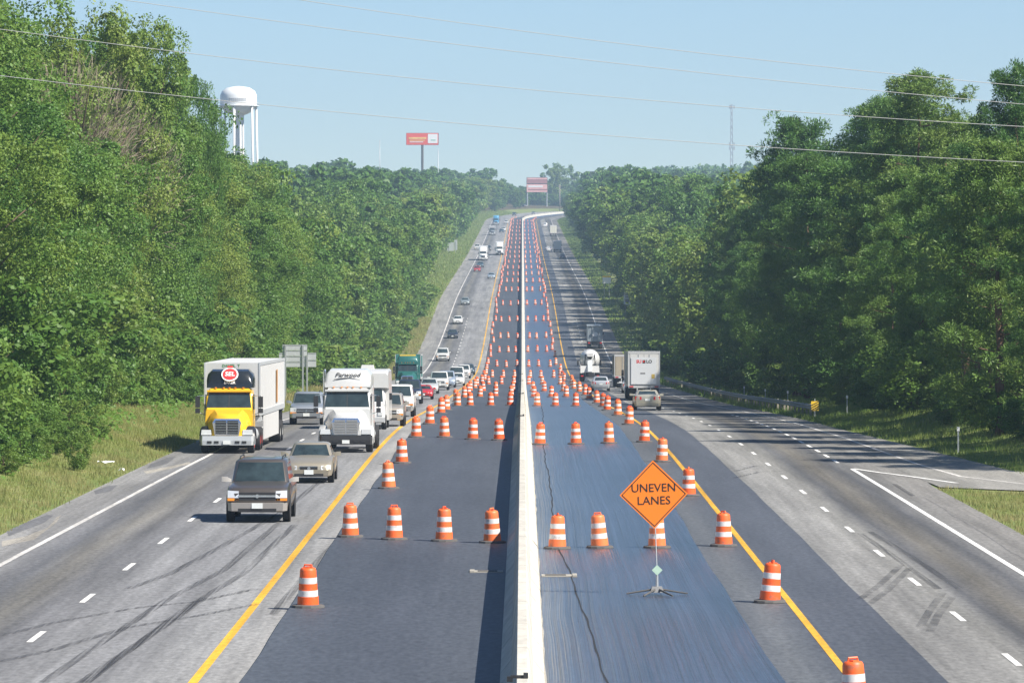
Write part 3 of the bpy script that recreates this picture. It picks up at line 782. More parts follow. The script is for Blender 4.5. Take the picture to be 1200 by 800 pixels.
KINDS = {
 # L, W/2, H, nose, cowl z, belt, ws base y, ws top y, roof end y, rear glass base y, tail z, wheel r
 'sedan':  dict(L=4.8, w=0.90, H=1.45, nose=0.74, cowl=0.97, belt=0.95, y0=-1.02, y1=-0.28, y2=0.95, y3=1.62, tail=1.02, r=0.32),
 'coupe':  dict(L=4.75, w=0.93, H=1.38, nose=0.78, cowl=0.97, belt=0.95, y0=-0.7, y1=0.05, y2=0.75, y3=1.65, tail=1.05, r=0.34),
 'sports': dict(L=4.0, w=0.86, H=1.22, nose=0.68, cowl=0.85, belt=0.84, y0=-0.55, y1=0.05, y2=0.6, y3=1.2, tail=0.9, r=0.31),
 'suv':    dict(L=4.75, w=0.93, H=1.74, nose=0.98, cowl=1.14, belt=1.12, y0=-1.15, y1=-0.5, y2=1.95, y3=2.25, tail=1.1, r=0.36),
 'bigsuv': dict(L=5.15, w=1.0, H=1.92, nose=1.08, cowl=1.22, belt=1.2, y0=-1.15, y1=-0.55, y2=2.15, y3=2.5, tail=1.18, r=0.39),
 'van':    dict(L=5.1, w=0.98, H=1.76, nose=0.88, cowl=1.12, belt=1.08, y0=-1.55, y1=-0.7, y2=2.1, y3=2.45, tail=1.08, r=0.34),
 'pickup': dict(L=5.7, w=1.0, H=1.88, nose=1.06, cowl=1.2, belt=1.2, y0=-1.05, y1=-0.45, y2=0.75, y3=0.98, tail=1.2, r=0.39),
}
def car(label, kind, X, Y, col, heading=0.0, cat=None, metal=0.35, detail=None, yaw=0.0, name=None, group=None):
    s = dict(KINDS[kind]); detail = detail or {}
    s.update({k: v for k, v in detail.items() if k in s})
    L, w, H = s['L'], s['w'], s['H']
    Yc = Y + (L / 2 if heading == 0 else L / 2)
    sl_ = math.atan(slope(Yc)) * (1 if heading == 0 else -1)
    nm = name or {'sedan': 'sedan', 'coupe': 'coupe', 'sports': 'sports_car', 'suv': 'suv', 'bigsuv': 'suv', 'van': 'minivan', 'pickup': 'pickup_truck'}[kind]
    root = tag(empty(nm, (X + float(xc(Yc)), Yc, float(zr(Yc)) - float(bank(Yc)) * X + 0.005), heading + yaw, sl_), label, cat or {'sedan': 'car', 'coupe': 'car', 'sports': 'car', 'suv': 'suv', 'bigsuv': 'suv', 'van': 'minivan', 'pickup': 'pickup truck'}[kind], group)
    P = paint(col, metal)
    zb = 0.24 + (0.08 if kind in ('suv', 'bigsuv', 'pickup') else 0)
    f = -L / 2; e = L / 2
    n_, cw, tl = s['nose'], s['cowl'], s['tail']
    st = [section(f, 0.72 * w, zb + 0.16, n_ - 0.16), section(f + 0.06, 0.86 * w, zb + 0.04, n_ - 0.06), section(f + 0.22, 0.95 * w, zb, n_ + 0.0), section(f + 0.6, 0.985 * w, zb, n_ + 0.4 * (cw - n_)),
          section(s['y0'] - 0.05, w, zb, cw), section(0.2, w, zb, s['belt']), section(s['y3'], w, zb, tl),
          section(e - 0.2, 0.97 * w, zb, tl - 0.01), section(e - 0.05, 0.92 * w, zb + 0.04, tl - 0.05), section(e, 0.8 * w, zb + 0.15, tl - 0.16)]
    bb = MB(); bb.loft(st)
    if kind == 'pickup':
        pass
    bb.build('body', P, root, angle=50)
    # cabin: three levels, chamfered corners
    gw0, gw1 = 0.90 * w, 0.72 * w if kind not in ('suv', 'bigsuv', 'van', 'pickup') else 0.78 * w
    zb0, zt0 = s['belt'] - 0.03, H - 0.06
    def ring(hw, ya, yb, z, c, bow):
        fr_ = [(t_ * (hw - c), ya - 0.05 + bow * t_ * t_, z) for t_ in (-1, -0.55, 0, 0.55, 1)]
        return fr_ + [(hw, ya + bow + c * 1.2, z), (hw, yb - c * 1.3, z), (hw - c, yb, z), (-hw + c, yb, z), (-hw, yb - c * 1.3, z), (-hw, ya + bow + c * 1.2, z)]
    rg = [ring(gw0, s['y0'], s['y3'], zb0, 0.08, 0.2), ring(gw1 + 0.02, s['y1'] - 0.02, s['y2'] + 0.02, zt0 - 0.03, 0.10, 0.12), ring(gw1 - 0.035, s['y1'] + 0.05, s['y2'] - 0.04, H - 0.035, 0.12, 0.12), ring(gw1 - 0.12, s['y1'] + 0.17, s['y2'] - 0.15, H - 0.008, 0.15, 0.12), ring(gw1 * 0.5, s['y1'] + 0.4, s['y2'] - 0.35, H, 0.2, 0.05)]
    bb = MB(); bb.loft(rg); cab = bb.build('cabin', P, root, angle=50)
    r0, r1 = rg[0], rg[1]
    def nrm(a, b_, c):
        v = (Vector(b_) - Vector(a)).cross(Vector(c) - Vector(a)).normalized(); return v
    nn = nrm(r0[1], r0[3], r1[3])
    vs = []
    for k in range(5):
        for v_ in (0.09, 0.5, 0.97):
            p = lerp(r0[k], r1[k], v_); vs.append((p[0] * 0.985, p[1] + nn.y * 0.012, p[2] + nn.z * 0.012))
    bb = MB(); bb.add(vs, [(3 * k + j, 3 * k + 3 + j, 3 * k + 4 + j, 3 * k + 1 + j) for k in range(4) for j in range(2)]); bb.build('windscreen', M['glass'], root, smooth=True)
    cs = []
    for k in range(5):
        for v_ in (-0.02, 0.085):
            p = lerp(r0[k], r1[k], v_); cs.append((p[0] * 0.985, p[1] + nn.y * 0.014, p[2] + nn.z * 0.014))
    bb = MB(); bb.add(cs, [(2 * k, 2 * k + 2, 2 * k + 3, 2 * k + 1) for k in range(4)]); bb.build('wiper_cowl', M['dark'], root)
    nn = nrm(r0[7], r0[8], r1[8]); pane(r0[7], r0[8], r1[8], r1[7], 0.06, 0.94, 0.14, 0.93, nn).build('rear_window', M['glass'], root)
    splits = {'sedan': [(0.10, 0.47), (0.51, 0.9)], 'coupe': [(0.12, 0.62), (0.66, 0.86)], 'sports': [(0.12, 0.8)], 'suv': [(0.1, 0.37), (0.4, 0.66), (0.69, 0.95)], 'bigsuv': [(0.1, 0.35), (0.38, 0.64), (0.67, 0.95)], 'van': [(0.12, 0.38), (0.41, 0.68), (0.71, 0.95)], 'pickup': [(0.12, 0.52), (0.56, 0.92)]}[kind]
    for a, c_ in splits:
        nn = nrm(r0[5], r0[6], r1[6]); pane(r0[5], r0[6], r1[6], r1[5], a, c_, 0.12, 0.90, nn).build('side_window', M['glass'], root)
        nn = nrm(r0[9], r0[10], r1[10]); pane(r0[9], r0[10], r1[10], r1[9], 1 - c_, 1 - a, 0.12, 0.90, nn).build('side_window', M['glass'], root)
    wy0, wy1 = f + 0.92, e - 1.02
    for x in (-1, 1):
        for y in (wy0, wy1):
            wheel(root, x * (w - 0.125), y, s['r'], 0.23)
            bb = MB(); bb.lathe([(0.0, 0.0), (0.0, s['r'] + 0.065), (0.012, s['r'] + 0.05), (0.012, 0)], 14, 'x'); bb.build('wheel_arch', M['dark'], root, loc=(x * (w - 0.012 if x > 0 else w), y, s['r'] + 0.03))
    # mirrors
    for x in (-1, 1):
        bb = MB(); bb.loft([[(x * (w - 0.08), s['y0'] + 0.28, cw - 0.01), (x * (w - 0.08), s['y0'] + 0.36, cw - 0.01), (x * (w - 0.08), s['y0'] + 0.36, cw + 0.07), (x * (w - 0.08), s['y0'] + 0.28, cw + 0.07)],
                            [(x * (w + 0.05), s['y0'] + 0.25, cw - 0.01), (x * (w + 0.05), s['y0'] + 0.36, cw - 0.01), (x * (w + 0.05), s['y0'] + 0.36, cw + 0.14), (x * (w + 0.05), s['y0'] + 0.25, cw + 0.14)],
                            [(x * (w + 0.22), s['y0'] + 0.28, cw + 0.0), (x * (w + 0.22), s['y0'] + 0.36, cw + 0.0), (x * (w + 0.22), s['y0'] + 0.36, cw + 0.15), (x * (w + 0.22), s['y0'] + 0.28, cw + 0.15)]][::1 if x > 0 else -1])
        bb.build('wing_mirror', detail.get('mirror', P), root, angle=40)
    fz = n_
    truckish = kind in ('bigsuv', 'pickup', 'suv')
    # grille
    gwid, g0, g1 = (0.56 * w, fz - 0.36, fz - 0.13) if truckish else (0.36 * w, fz - 0.27, fz - 0.10)
    gm = M['dark']
    bb = MB(); bb.box(-gwid, gwid, f - 0.012, f + 0.1, g0, g1, tx=0.0); gr = bb.build('grille', gm, root)
    bb = MB()
    if truckish:
        bb.box(-gwid - 0.02, gwid + 0.02, f - 0.03, f + 0.02, (g0 + g1) / 2 - 0.03, (g0 + g1) / 2 + 0.03)
        bb.build('chrome_bar', detail.get('bar', M['chrome']), gr)
    else:
        bb.box(-gwid, gwid, f - 0.025, f + 0.02, g1 - 0.03, g1)
        bb.build('chrome_bar', M['chrome'], gr)
    bb = MB(); bb.lathe([(-0.03, 0.0), (-0.03, 0.06), (0.0, 0.065)], 10, 'y', (0, f - 0.012, (g0 + g1) / 2)); bb.build('badge', detail.get('badge', M['chrome']), gr)
    for x in (-1, 1):
        h0, h1 = (0.58 * w, 0.93 * w) if truckish else (0.5 * w, 0.9 * w)
        bb = MB()
        za, zb_ = fz - (0.30 if truckish else 0.24), fz - 0.09
        ya = f - 0.005; yb = f + (0.09 if truckish else 0.13)
        A = [(x * h0, ya - 0.02, za), (x * h1, yb - 0.06, za), (x * h1, yb - 0.02, zb_ + 0.02), (x * h0, ya + 0.02, zb_)]
        B = [(p[0], p[1] + 0.3, p[2]) for p in A]
        if x < 0: A, B = A[::-1], B[::-1]
        bb.loft([A, B]); bb.build('headlight', M['lamp'], root)
        if truckish:
            bb = MB(); bb.box(min(x * h0, x * h1), max(x * h0, x * h1), f - 0.0, f + 0.3, za - 0.09, za - 0.01); bb.build('turn_signal', M['amber'], root)
    # bumper, lower intake, plate
    bz0, bz1 = zb + 0.05, zb + (0.30 if truckish else 0.26)
    def bump(y, sgn, m_):
        bb = MB(); A = [(-0.93 * w, y + sgn * 0.22, bz0), (-0.80 * w, y - sgn * 0.02, bz0), (0.80 * w, y - sgn * 0.02, bz0), (0.93 * w, y + sgn * 0.22, bz0)]
        B = [(p[0] * 1.01, p[1] - sgn * 0.03, bz1) for p in A]
        bb.add(A + B + [(p[0], p[1] + sgn * 0.12, bz1 + 0.02) for p in A], [(0, 1, 5, 4), (1, 2, 6, 5), (2, 3, 7, 6), (4, 5, 9, 8), (5, 6, 10, 9), (6, 7, 11, 10)])
        bb.build('bumper', m_, root)
    bump(f, 1, detail.get('bumper', P)); bump(e, -1, detail.get('bumper', P))
    bb = MB(); bb.box(-0.6 * w, 0.6 * w, f - 0.03, f + 0.2, zb + 0.02, zb + 0.13); bb.build('air_intake', M['dark'], root)
    bb = MB(); bb.box(-0.17, 0.17, f - 0.055, f - 0.03, bz1 - 0.17, bz1); bb.build('number_plate', M['plate'], root)
    bb = MB(); bb.box(-0.17, 0.17, e + 0.0, e + 0.02, tl - 0.42, tl - 0.27); bb.build('number_plate', M['plate'], root)
    for x in (-1, 1):
        bb = MB(); h0, h1 = 0.56 * w, 0.93 * w
        if kind in ('suv', 'bigsuv', 'van'): h0 = 0.76 * w
        if kind == 'coupe': h0 = 0.44 * w
        A = [(x * h0, e + 0.012, tl - 0.34), (x * h0, e + 0.012, tl - 0.14), (x * h1 * 0.97, e - 0.03, tl - 0.12), (x * h1 * 0.97, e - 0.03, tl - 0.36)]
        B = [(p[0], p[1] - 0.2, p[2]) for p in A]
        if x < 0: A, B = A[::-1], B[::-1]
        bb.loft([A, B]); bb.build('tail_light', M['tail'], root)
    if kind in ('bigsuv', 'suv'):
        for x in (-1, 1):
            bb = MB(); bb.tube([(x * gw1 * 0.86, s['y1'] + 0.3, H + 0.0), (x * gw1 * 0.86, s['y1'] + 0.45, H + 0.06), (x * gw1 * 0.86, s['y2'] - 0.4, H + 0.06), (x * gw1 * 0.86, s['y2'] - 0.25, H)], 0.02, 5)
            bb.build('roof_rail', M['dark'], root)
    if detail.get('visor') :
        pass
    return root

def hull(secs):  # secs: list of (y, half width bottom, half width top, z0, z1, round)
    rings = []
    for y, wb, wt, z0, z1, c in secs:
        rings.append([(-wb, y, z0), (wb, y, z0), (wb, y, z0 + (z1 - z0) * 0.5), (wt, y, z1 - c), (wt - c, y, z1), (-wt + c, y, z1), (-wt, y, z1 - c), (-wb, y, z0 + (z1 - z0) * 0.5)])
    bb = MB(); bb.loft(rings); return bb

def truck(label, X, Y, cabcol, heading=0.0, fairing=None, fairing_col=None, trailer=None, tlen=13.0, theight=3.95, tz0=1.15, gap=0.9, sleeper=False, bumper='alu', tyaw=0.0, skirt=False, box_w=1.25, cat='truck', name='semi_truck', grille='chrome', rear_detail=True, group=None, shade=1.0, trim=None):
    """conventional tractor and box; the root is at the near end: front bumper when it faces us, trailer doors when it drives away"""
    P = paint(cabcol, 0.1)
    # total length
    yc0 = 1.55; yc1 = 3.2; ye = yc1 + (1.7 if sleeper else 0.0)
    t0 = ye + gap; t1 = t0 + tlen
    total = t1 if trailer else 7.0
    sgn = 1 if heading == 0 else -1
    Ym = Y
    sl_ = math.atan(slope(Y + total / 2)) * sgn
    root = tag(empty(name, (X + float(xc(Ym)), Ym, float(zr(Ym)) - float(bank(Ym)) * X + 0.005), heading, sl_), label, cat, group)
    o_ = 0.0 if heading == 0 else -total       # shift so that the near end sits at the root
    def B(bb, nm, m_, par=None, **k):
        for i in range(len(bb.v)):
            if par is None or par is root: bb.v[i] = (bb.v[i][0], bb.v[i][1] + o_, bb.v[i][2])
            else: bb.v[i] = (bb.v[i][0], bb.v[i][1] + o_, bb.v[i][2])
        return bb.build(nm, m_, par or root, **k)
    hood = hull([(0.12, 0.62, 0.46, 0.72, 1.46, 0.14), (0.35, 0.78, 0.56, 0.72, 1.58, 0.16), (1.0, 0.90, 0.68, 0.72, 1.73, 0.18), (yc0, 0.98, 0.82, 0.72, 1.88, 0.18)])
    B(hood, 'hood', P, angle=40)
    for x in (-1, 1):
        # arched fender over the front wheel
        sec = []
        for k in range(9):
            a = math.pi * (k / 8.0)
            yy = 1.02 - 0.78 * math.cos(a); zz = 0.55 + 0.66 * math.sin(a) ** 0.8
            sec.append([(x * 0.66, yy, zz), (x * 1.13, yy, zz - 0.06), (x * 1.19, yy, zz - 0.14), (x * 1.15, yy * 0.96 + 0.04, zz - 0.2), (x * 0.66, yy * 0.96 + 0.04, zz - 0.12)][::1 if x < 0 else -1])
        bb = MB(); bb.loft(sec); B(bb, 'fender', trim or P, angle=50)
        bb = MB(); bb.box(min(x * 0.66, x * 1.12), max(x * 0.66, x * 1.12), 0.13, 0.5, 0.80, 1.02, tx=0.03); B(bb, 'headlight', M['lamp'])
    bb = MB()
    A = [(-1.2, 0.42, 0.36), (-1.05, 0.02, 0.36), (1.05, 0.02, 0.36), (1.2, 0.42, 0.36), (1.15, 0.5, 0.36), (-1.15, 0.5, 0.36)]
    bb.loft([A, [(p[0] * 1.01, p[1] - 0.02, 0.55) for p in A], [(p[0], p[1], 0.76) for p in A]]); B(bb, 'bumper', M[bumper] if bumper in M else P)
    for x in (-0.75, -0.45, 0.45, 0.75):
        bb = MB(); bb.box(x - 0.1, x + 0.1, -0.005, 0.1, 0.44, 0.54); B(bb, 'bumper_opening', M['dark'])
    bb = MB(); bb.box(-0.16, 0.16, -0.03, 0.0, 0.40, 0.55); B(bb, 'number_plate', M['plate'])
    # grille
    bb = MB(); bb.loft([[(-0.52, 0.08, 0.78), (0.52, 0.08, 0.78), (0.52, 0.3, 0.78), (-0.52, 0.3, 0.78)], [(-0.62, 0.06, 1.32), (0.62, 0.06, 1.32), (0.62, 0.3, 1.32), (-0.62, 0.3, 1.32)], [(-0.52, 0.10, 1.5), (0.52, 0.10, 1.5), (0.52, 0.3, 1.5), (-0.52, 0.3, 1.5)]]); gr = B(bb, 'grille', M['chrome'])
    for x in (-0.26, 0.26):
        bb = MB(); bb.box(x - 0.235, x + 0.235, 0.03, 0.12, 0.84, 1.42); q = B(bb, 'grille_mesh', M['grey_plastic' if grille == 'grey' else 'dark'], gr)
        bb = MB()
        for k in range(5): bb.box(x - 0.23, x + 0.23, 0.02, 0.04, 0.9 + 0.11 * k, 0.915 + 0.11 * k)
        B(bb, 'grille_bar', M['chrome'], gr)
    # cab
    cabb = hull([(yc0 - 0.12, 1.02, 0.98, 0.85, 1.86, 0.05), (yc0 + 0.05, 1.04, 1.0, 0.85, 1.95, 0.06), (yc0 + 0.36, 1.05, 0.98, 0.85, 2.62, 0.10), (yc0 + 0.60, 1.05, 0.97, 0.85, 2.78, 0.14), (yc1, 1.05, 0.98, 0.85, 2.80, 0.14)])
    B(cabb, 'cab', P, angle=35)
    bl, br, tr_, tl_ = (-0.98, yc0 + 0.02, 1.89), (0.98, yc0 + 0.02, 1.89), (0.88, yc0 + 0.36, 2.61), (-0.88, yc0 + 0.36, 2.61)
    nn = Vector((0, -0.9, 0.42))
    B(pane(bl, br, tr_, tl_, 0.0, 1.0, 0.0, 0.97, nn, 0.012), 'windscreen', M['glass'])
    bb = MB(); bb.box(-0.97, 0.97, yc0 + 0.22, yc0 + 0.5, 2.62, 2.70); B(bb, 'sun_visor', P)
    bb = MB(); bb.loft([[(-0.02, yc0 + 0.03, 1.94), (0.02, yc0 + 0.03, 1.94), (0.02, yc0 + 0.1, 1.94), (-0.02, yc0 + 0.1, 1.94)], [(-0.02, yc0 + 0.335, 2.60), (0.02, yc0 + 0.335, 2.60), (0.02, yc0 + 0.4, 2.60), (-0.02, yc0 + 0.4, 2.60)]]); B(bb, 'windscreen_divider', M['dark'])
    for x in (-1, 1):
        bb = MB(); bb.box(min(x * 1.02, x * 1.062), max(x * 1.02, x * 1.062), yc0 + 0.5, yc1 - 0.3, 1.85, 2.5); B(bb, 'side_window', M['glass'])
        bb = MB(); bb.box(x * 1.37 - 0.1, x * 1.37 + 0.1, yc0 + 0.1, yc0 + 0.28, 1.95, 2.42); bb.box(x * 1.37 - 0.1, x * 1.37 + 0.1, yc0 + 0.1, yc0 + 0.28, 1.70, 1.90); B(bb, 'mirror', M['dark'])
        bb = MB(); bb.tube([(x * 1.0, yc0 + 0.25, 2.45), (x * 1.37, yc0 + 0.2, 2.45), (x * 1.37, yc0 + 0.2, 1.75), (x * 1.0, yc0 + 0.25, 1.6)], 0.02, 5); B(bb, 'mirror_arm', M['chrome'])
        bb = MB(); bb.lathe([(yc1 - 0.9, 0.0), (yc1 - 0.9, 0.32), (yc1 + 1.0, 0.32), (yc1 + 1.0, 0)], 12, 'y', (x * 0.85, 0, 0.72)); B(bb, 'fuel_tank', M['alu'], angle=40)
        bb = MB(); bb.box(min(x * 0.7, x * 1.1), max(x * 0.7, x * 1.1), yc0 + 0.3, yc0 + 0.75, 0.4, 0.75); B(bb, 'step', M['dark'])
    for k in (-0.6, -0.25, 0, 0.25, 0.6):
        bb = MB(); bb.box(k - 0.04, k + 0.04, yc0 + 0.48, yc0 + 0.54, 2.775, 2.815); B(bb, 'marker_lamp', M['amber'])
    if sleeper:
        B(hull([(yc1 + 0.01, 1.1, 1.06, 0.85, 2.85, 0.1), (ye, 1.1, 1.06, 0.85, 2.95, 0.1)]), 'sleeper', P, angle=35)
    if fairing:
        fm = fairing_col or P
        zt_ = theight - 0.05 if fairing == 'tall' else theight - 0.25
        B(hull([(yc0 + 0.56, 0.99, 0.93, 2.79, 2.92, 0.05), (yc0 + 0.62, 1.0, 0.95, 2.79, 2.95 + 0.35 * (zt_ - 2.95), 0.12), (yc0 + 0.85, 1.02, 0.97, 2.79, 2.95 + 0.85 * (zt_ - 2.95), 0.18), (yc0 + 1.15, 1.03, 0.98, 2.79, 2.95 + 0.97 * (zt_ - 2.95), 0.2), (yc1 - 0.1 if not sleeper else ye, 1.06, 1.0, 2.79, zt_, 0.2)]), 'roof_fairing', fm, angle=40)
    bb = MB(); bb.box(-0.42, 0.42, 0.6, t0 + 2.6, 0.62, 0.92); B(bb, 'chassis', M['dark'])
    if not heading and not trailer: pass
    rimm = M['steel_rim']
    for x in (-1, 1):
        wheel(root, x * 1.0, 1.02 + o_, 0.5, 0.3, trim and M['red_rim'] or rimm)
        for y in ([t0 + 0.5, t0 + 1.8] if sleeper or tlen > 10 else [t0 + 0.6]):
            wheel(root, x * 0.95, y + o_, 0.5, 0.55, trim and M['red_rim'] or rimm)
    if sleeper:
        bb = MB(); bb.lathe([(1.0, 0.07), (theight - 0.15, 0.07), (theight - 0.1, 0.05)], 8, 'z', (-1.12, ye + 0.2, 0)); B(bb, 'exhaust_stack', M['chrome'], angle=40)
    if trailer:
        ty = empty('trailer', (0, t0 + o_, 0), tyaw, parent=root) if tyaw else None
        par = root
        tm = trailer
        def T(bb, nm, m_, **k):
            for i in range(len(bb.v)):
                x, y, z = bb.v[i]
                bb.v[i] = (x - (y - t0) * math.tan(tyaw), y, z)
            return B(bb, nm, m_, **k)
        if ty: bpy.data.objects.remove(ty)
        bw = box_w
        bb = MB(); bb.box(-bw, bw, t0, t1, tz0, theight); T(bb, 'trailer_box', tm)
        # corner posts, top and bottom rails
        for x in (-1, 1):
            bb = MB(); bb.box(x * bw - 0.035, x * bw + 0.035, t0 - 0.02, t0 + 0.1, tz0, theight + 0.012); bb.box(x * bw - 0.035, x * bw + 0.035, t1 - 0.1, t1 + 0.02, tz0, theight + 0.012); T(bb, 'corner_post', M['alu'])
            bb = MB(); bb.box(x * bw - 0.025, x * bw + 0.025, t0 + 0.1, t1 - 0.1, theight - 0.12, theight + 0.01); bb.box(x * bw - 0.025, x * bw + 0.025, t0 + 0.1, t1 - 0.1, tz0 - 0.03, tz0 + 0.2); T(bb, 'side_rail', M['alu'])
            nrib = int(tlen / 1.2)
            for k in range(1, nrib):
                yy = t0 + tlen * k / nrib
                bb = MB(); bb.box(x * bw - 0.012, x * bw + 0.012, yy - 0.03, yy + 0.03, tz0 + 0.2, theight - 0.12); T(bb, 'side_rib', tm)
        # rear doors and frame
        for x in (-1, 1):
            bb = MB(); bb.box(min(0.02 * x, x * (bw - 0.14)), max(0.02 * x, x * (bw - 0.14)), t1, t1 + 0.03, tz0 + 0.12, theight - 0.22); dr = T(bb, 'rear_door', tm)
            bb = MB(); bb.box(x * bw * 0.35 - 0.02, x * bw * 0.35 + 0.02, t1 + 0.03, t1 + 0.06, tz0 + 0.1, theight - 0.25); T(bb, 'lock_rod', M['galv'])
            bb = MB(); bb.box(x * (bw - 0.25) - 0.16, x * (bw - 0.25) + 0.16, t1 + 0.01, t1 + 0.04, tz0 - 0.1, tz0 - 0.0); T(bb, 'tail_light', M['tail'])
            bb = MB(); bb.box(x * 0.85 - 0.3, x * 0.85 + 0.3, t1 - 0.45, t1 - 0.43, 0.2, tz0 - 0.1); T(bb, 'mud_flap', M['dark'])
        bb = MB(); bb.box(-bw, bw, t1, t1 + 0.025, theight - 0.2, theight); T(bb, 'door_header', M['grey_body'])
        bb = MB(); bb.box(-bw, bw, t1 - 0.1, t1 + 0.012, tz0 - 0.16, tz0 + 0.1); bb.box(-1.0, 1.0, t1 - 0.1, t1, 0.45, 0.55); bb.box(-0.6, -0.5, t1 - 0.1, t1, 0.5, tz0); bb.box(0.5, 0.6, t1 - 0.1, t1, 0.5, tz0); T(bb, 'underride_guard', M['grey_body'])
        bb = MB(); bb.box(-0.5, 0.5, t0 + 0.3, t1 - 0.2, tz0 - 0.22, tz0 - 0.01); T(bb, 'trailer_frame', M['dark'])
        if skirt:
            for x in (-1, 1):
                bb = MB(); bb.box(x * (bw - 0.03) - 0.02, x * (bw - 0.03) + 0.02, t0 + 2.6, t1 - 3.2, 0.42, tz0); T(bb, 'side_skirt', tm)
        for x in (-1, 1):
            for y in ([t1 - 2.4, t1 - 1.1] if tlen > 10 else [t1 - 1.2]):
                wheel(root, x * 0.95 - (y - t0) * math.tan(tyaw), y + o_, 0.5, 0.55, rimm)
    return root, o_, (t0, t1)

# --- oncoming
t = car('taupe suv with chrome grille bar and roof rails leading the oncoming traffic', 'bigsuv', -8.3, 151, (0.115, 0.098, 0.085), detail=dict(bumper=mat('silver_bumper', (0.42, 0.39, 0.36), 0.4, 0.4), mirror=mat('tan_mirror', (0.5, 0.47, 0.43), 0.4)), metal=0.5)
car('gold beige sedan close behind the taupe suv', 'sedan', -7.9, 178.5, (0.42, 0.37, 0.28), metal=0.5)
YEL = (0.86, 0.50, 0.02)
root, o_, tt = truck('yellow cab truck with black roof fairing and red oval emblem pulling a white box', -12.75, 208, YEL, fairing='low', fairing_col=mat('black_fairing', (0.015, 0.018, 0.02), 0.2, coat=0.6), trailer=M['white_body'], tlen=14.6, theight=3.85, tz0=1.55, gap=0.7, tyaw=R(-1.4), skirt=True, box_w=1.2, name='box_truck', trim=mat('black_fender', (0.02, 0.02, 0.022), 0.4))
# deck edge along the lower side of the box, emblem, lettering
bb = MB(); bb.box(-1.24, 1.24, 0, 13.6, 1.28, 1.5); bb.build('side_deck', M['alu'], root, loc=(0, tt[0] + 0.4, 0), rot=(0, 0, R(1.4)))
def disc(name, rx, rz_, m_, parent, loc, rot=(0, 0, 0), n=24):
    bb = MB(); vs = [(rx * math.cos(2 * math.pi * k / n), 0, rz_ * math.sin(2 * math.pi * k / n)) for k in range(n)]
    bb.loft([[(a, -0.008, c) for a, _, c in vs], [(a, 0.02, c) for a, _, c in vs]]); return bb.build(name, m_, parent, loc=loc, rot=rot)
tiltf = (R(-36), 0, 0)
em = empty('emblem', (0, 2.29, 3.33), parent=root); em.rotation_euler = tiltf
disc('emblem_ring', 0.37, 0.36, M['white'], em, (0, -0.07, 0))
disc('emblem_field', 0.31, 0.30, M['red'], em, (0, -0.085, 0))
link('lettering', text_mesh('SEL', 0.3, M['white'], 0.002, 0.1, 0.006), em, (0, -0.097, 0.0), (R(90), 0, 0))
bb = MB(); bb.box(-0.12, 0.12, -0.02, 0.01, 0.34, 0.44); bb.build('emblem_tab', M['red'], em, loc=(0, -0.07, 0.0))
link('lettering', text_mesh('SAKER', 0.17, M['white'], 0.002, 0, 0.006), root, (0, 2.095, 3.02), (R(78), 0, 0))
link('lettering', text_mesh('DANIEL  T', 0.17, M['green_ink'], 0.002, 0, 0.003), root, (-0.05, tt[0] - 0.01, 3.72), (R(90), 0, 0))
bb = MB(); bb.box(1.2, 1.212, tt[0] + 9.4, tt[0] + 10.3, 1.9, 3.4); o = bb.build('orange_stripe', mat('orange_decal', (0.5, 0.25, 0.08), 0.5, var=0.5, scale=0.8), root, loc=(0.27, 0, 0)); o.rotation_euler = (0, 0, R(1.4) * 0)

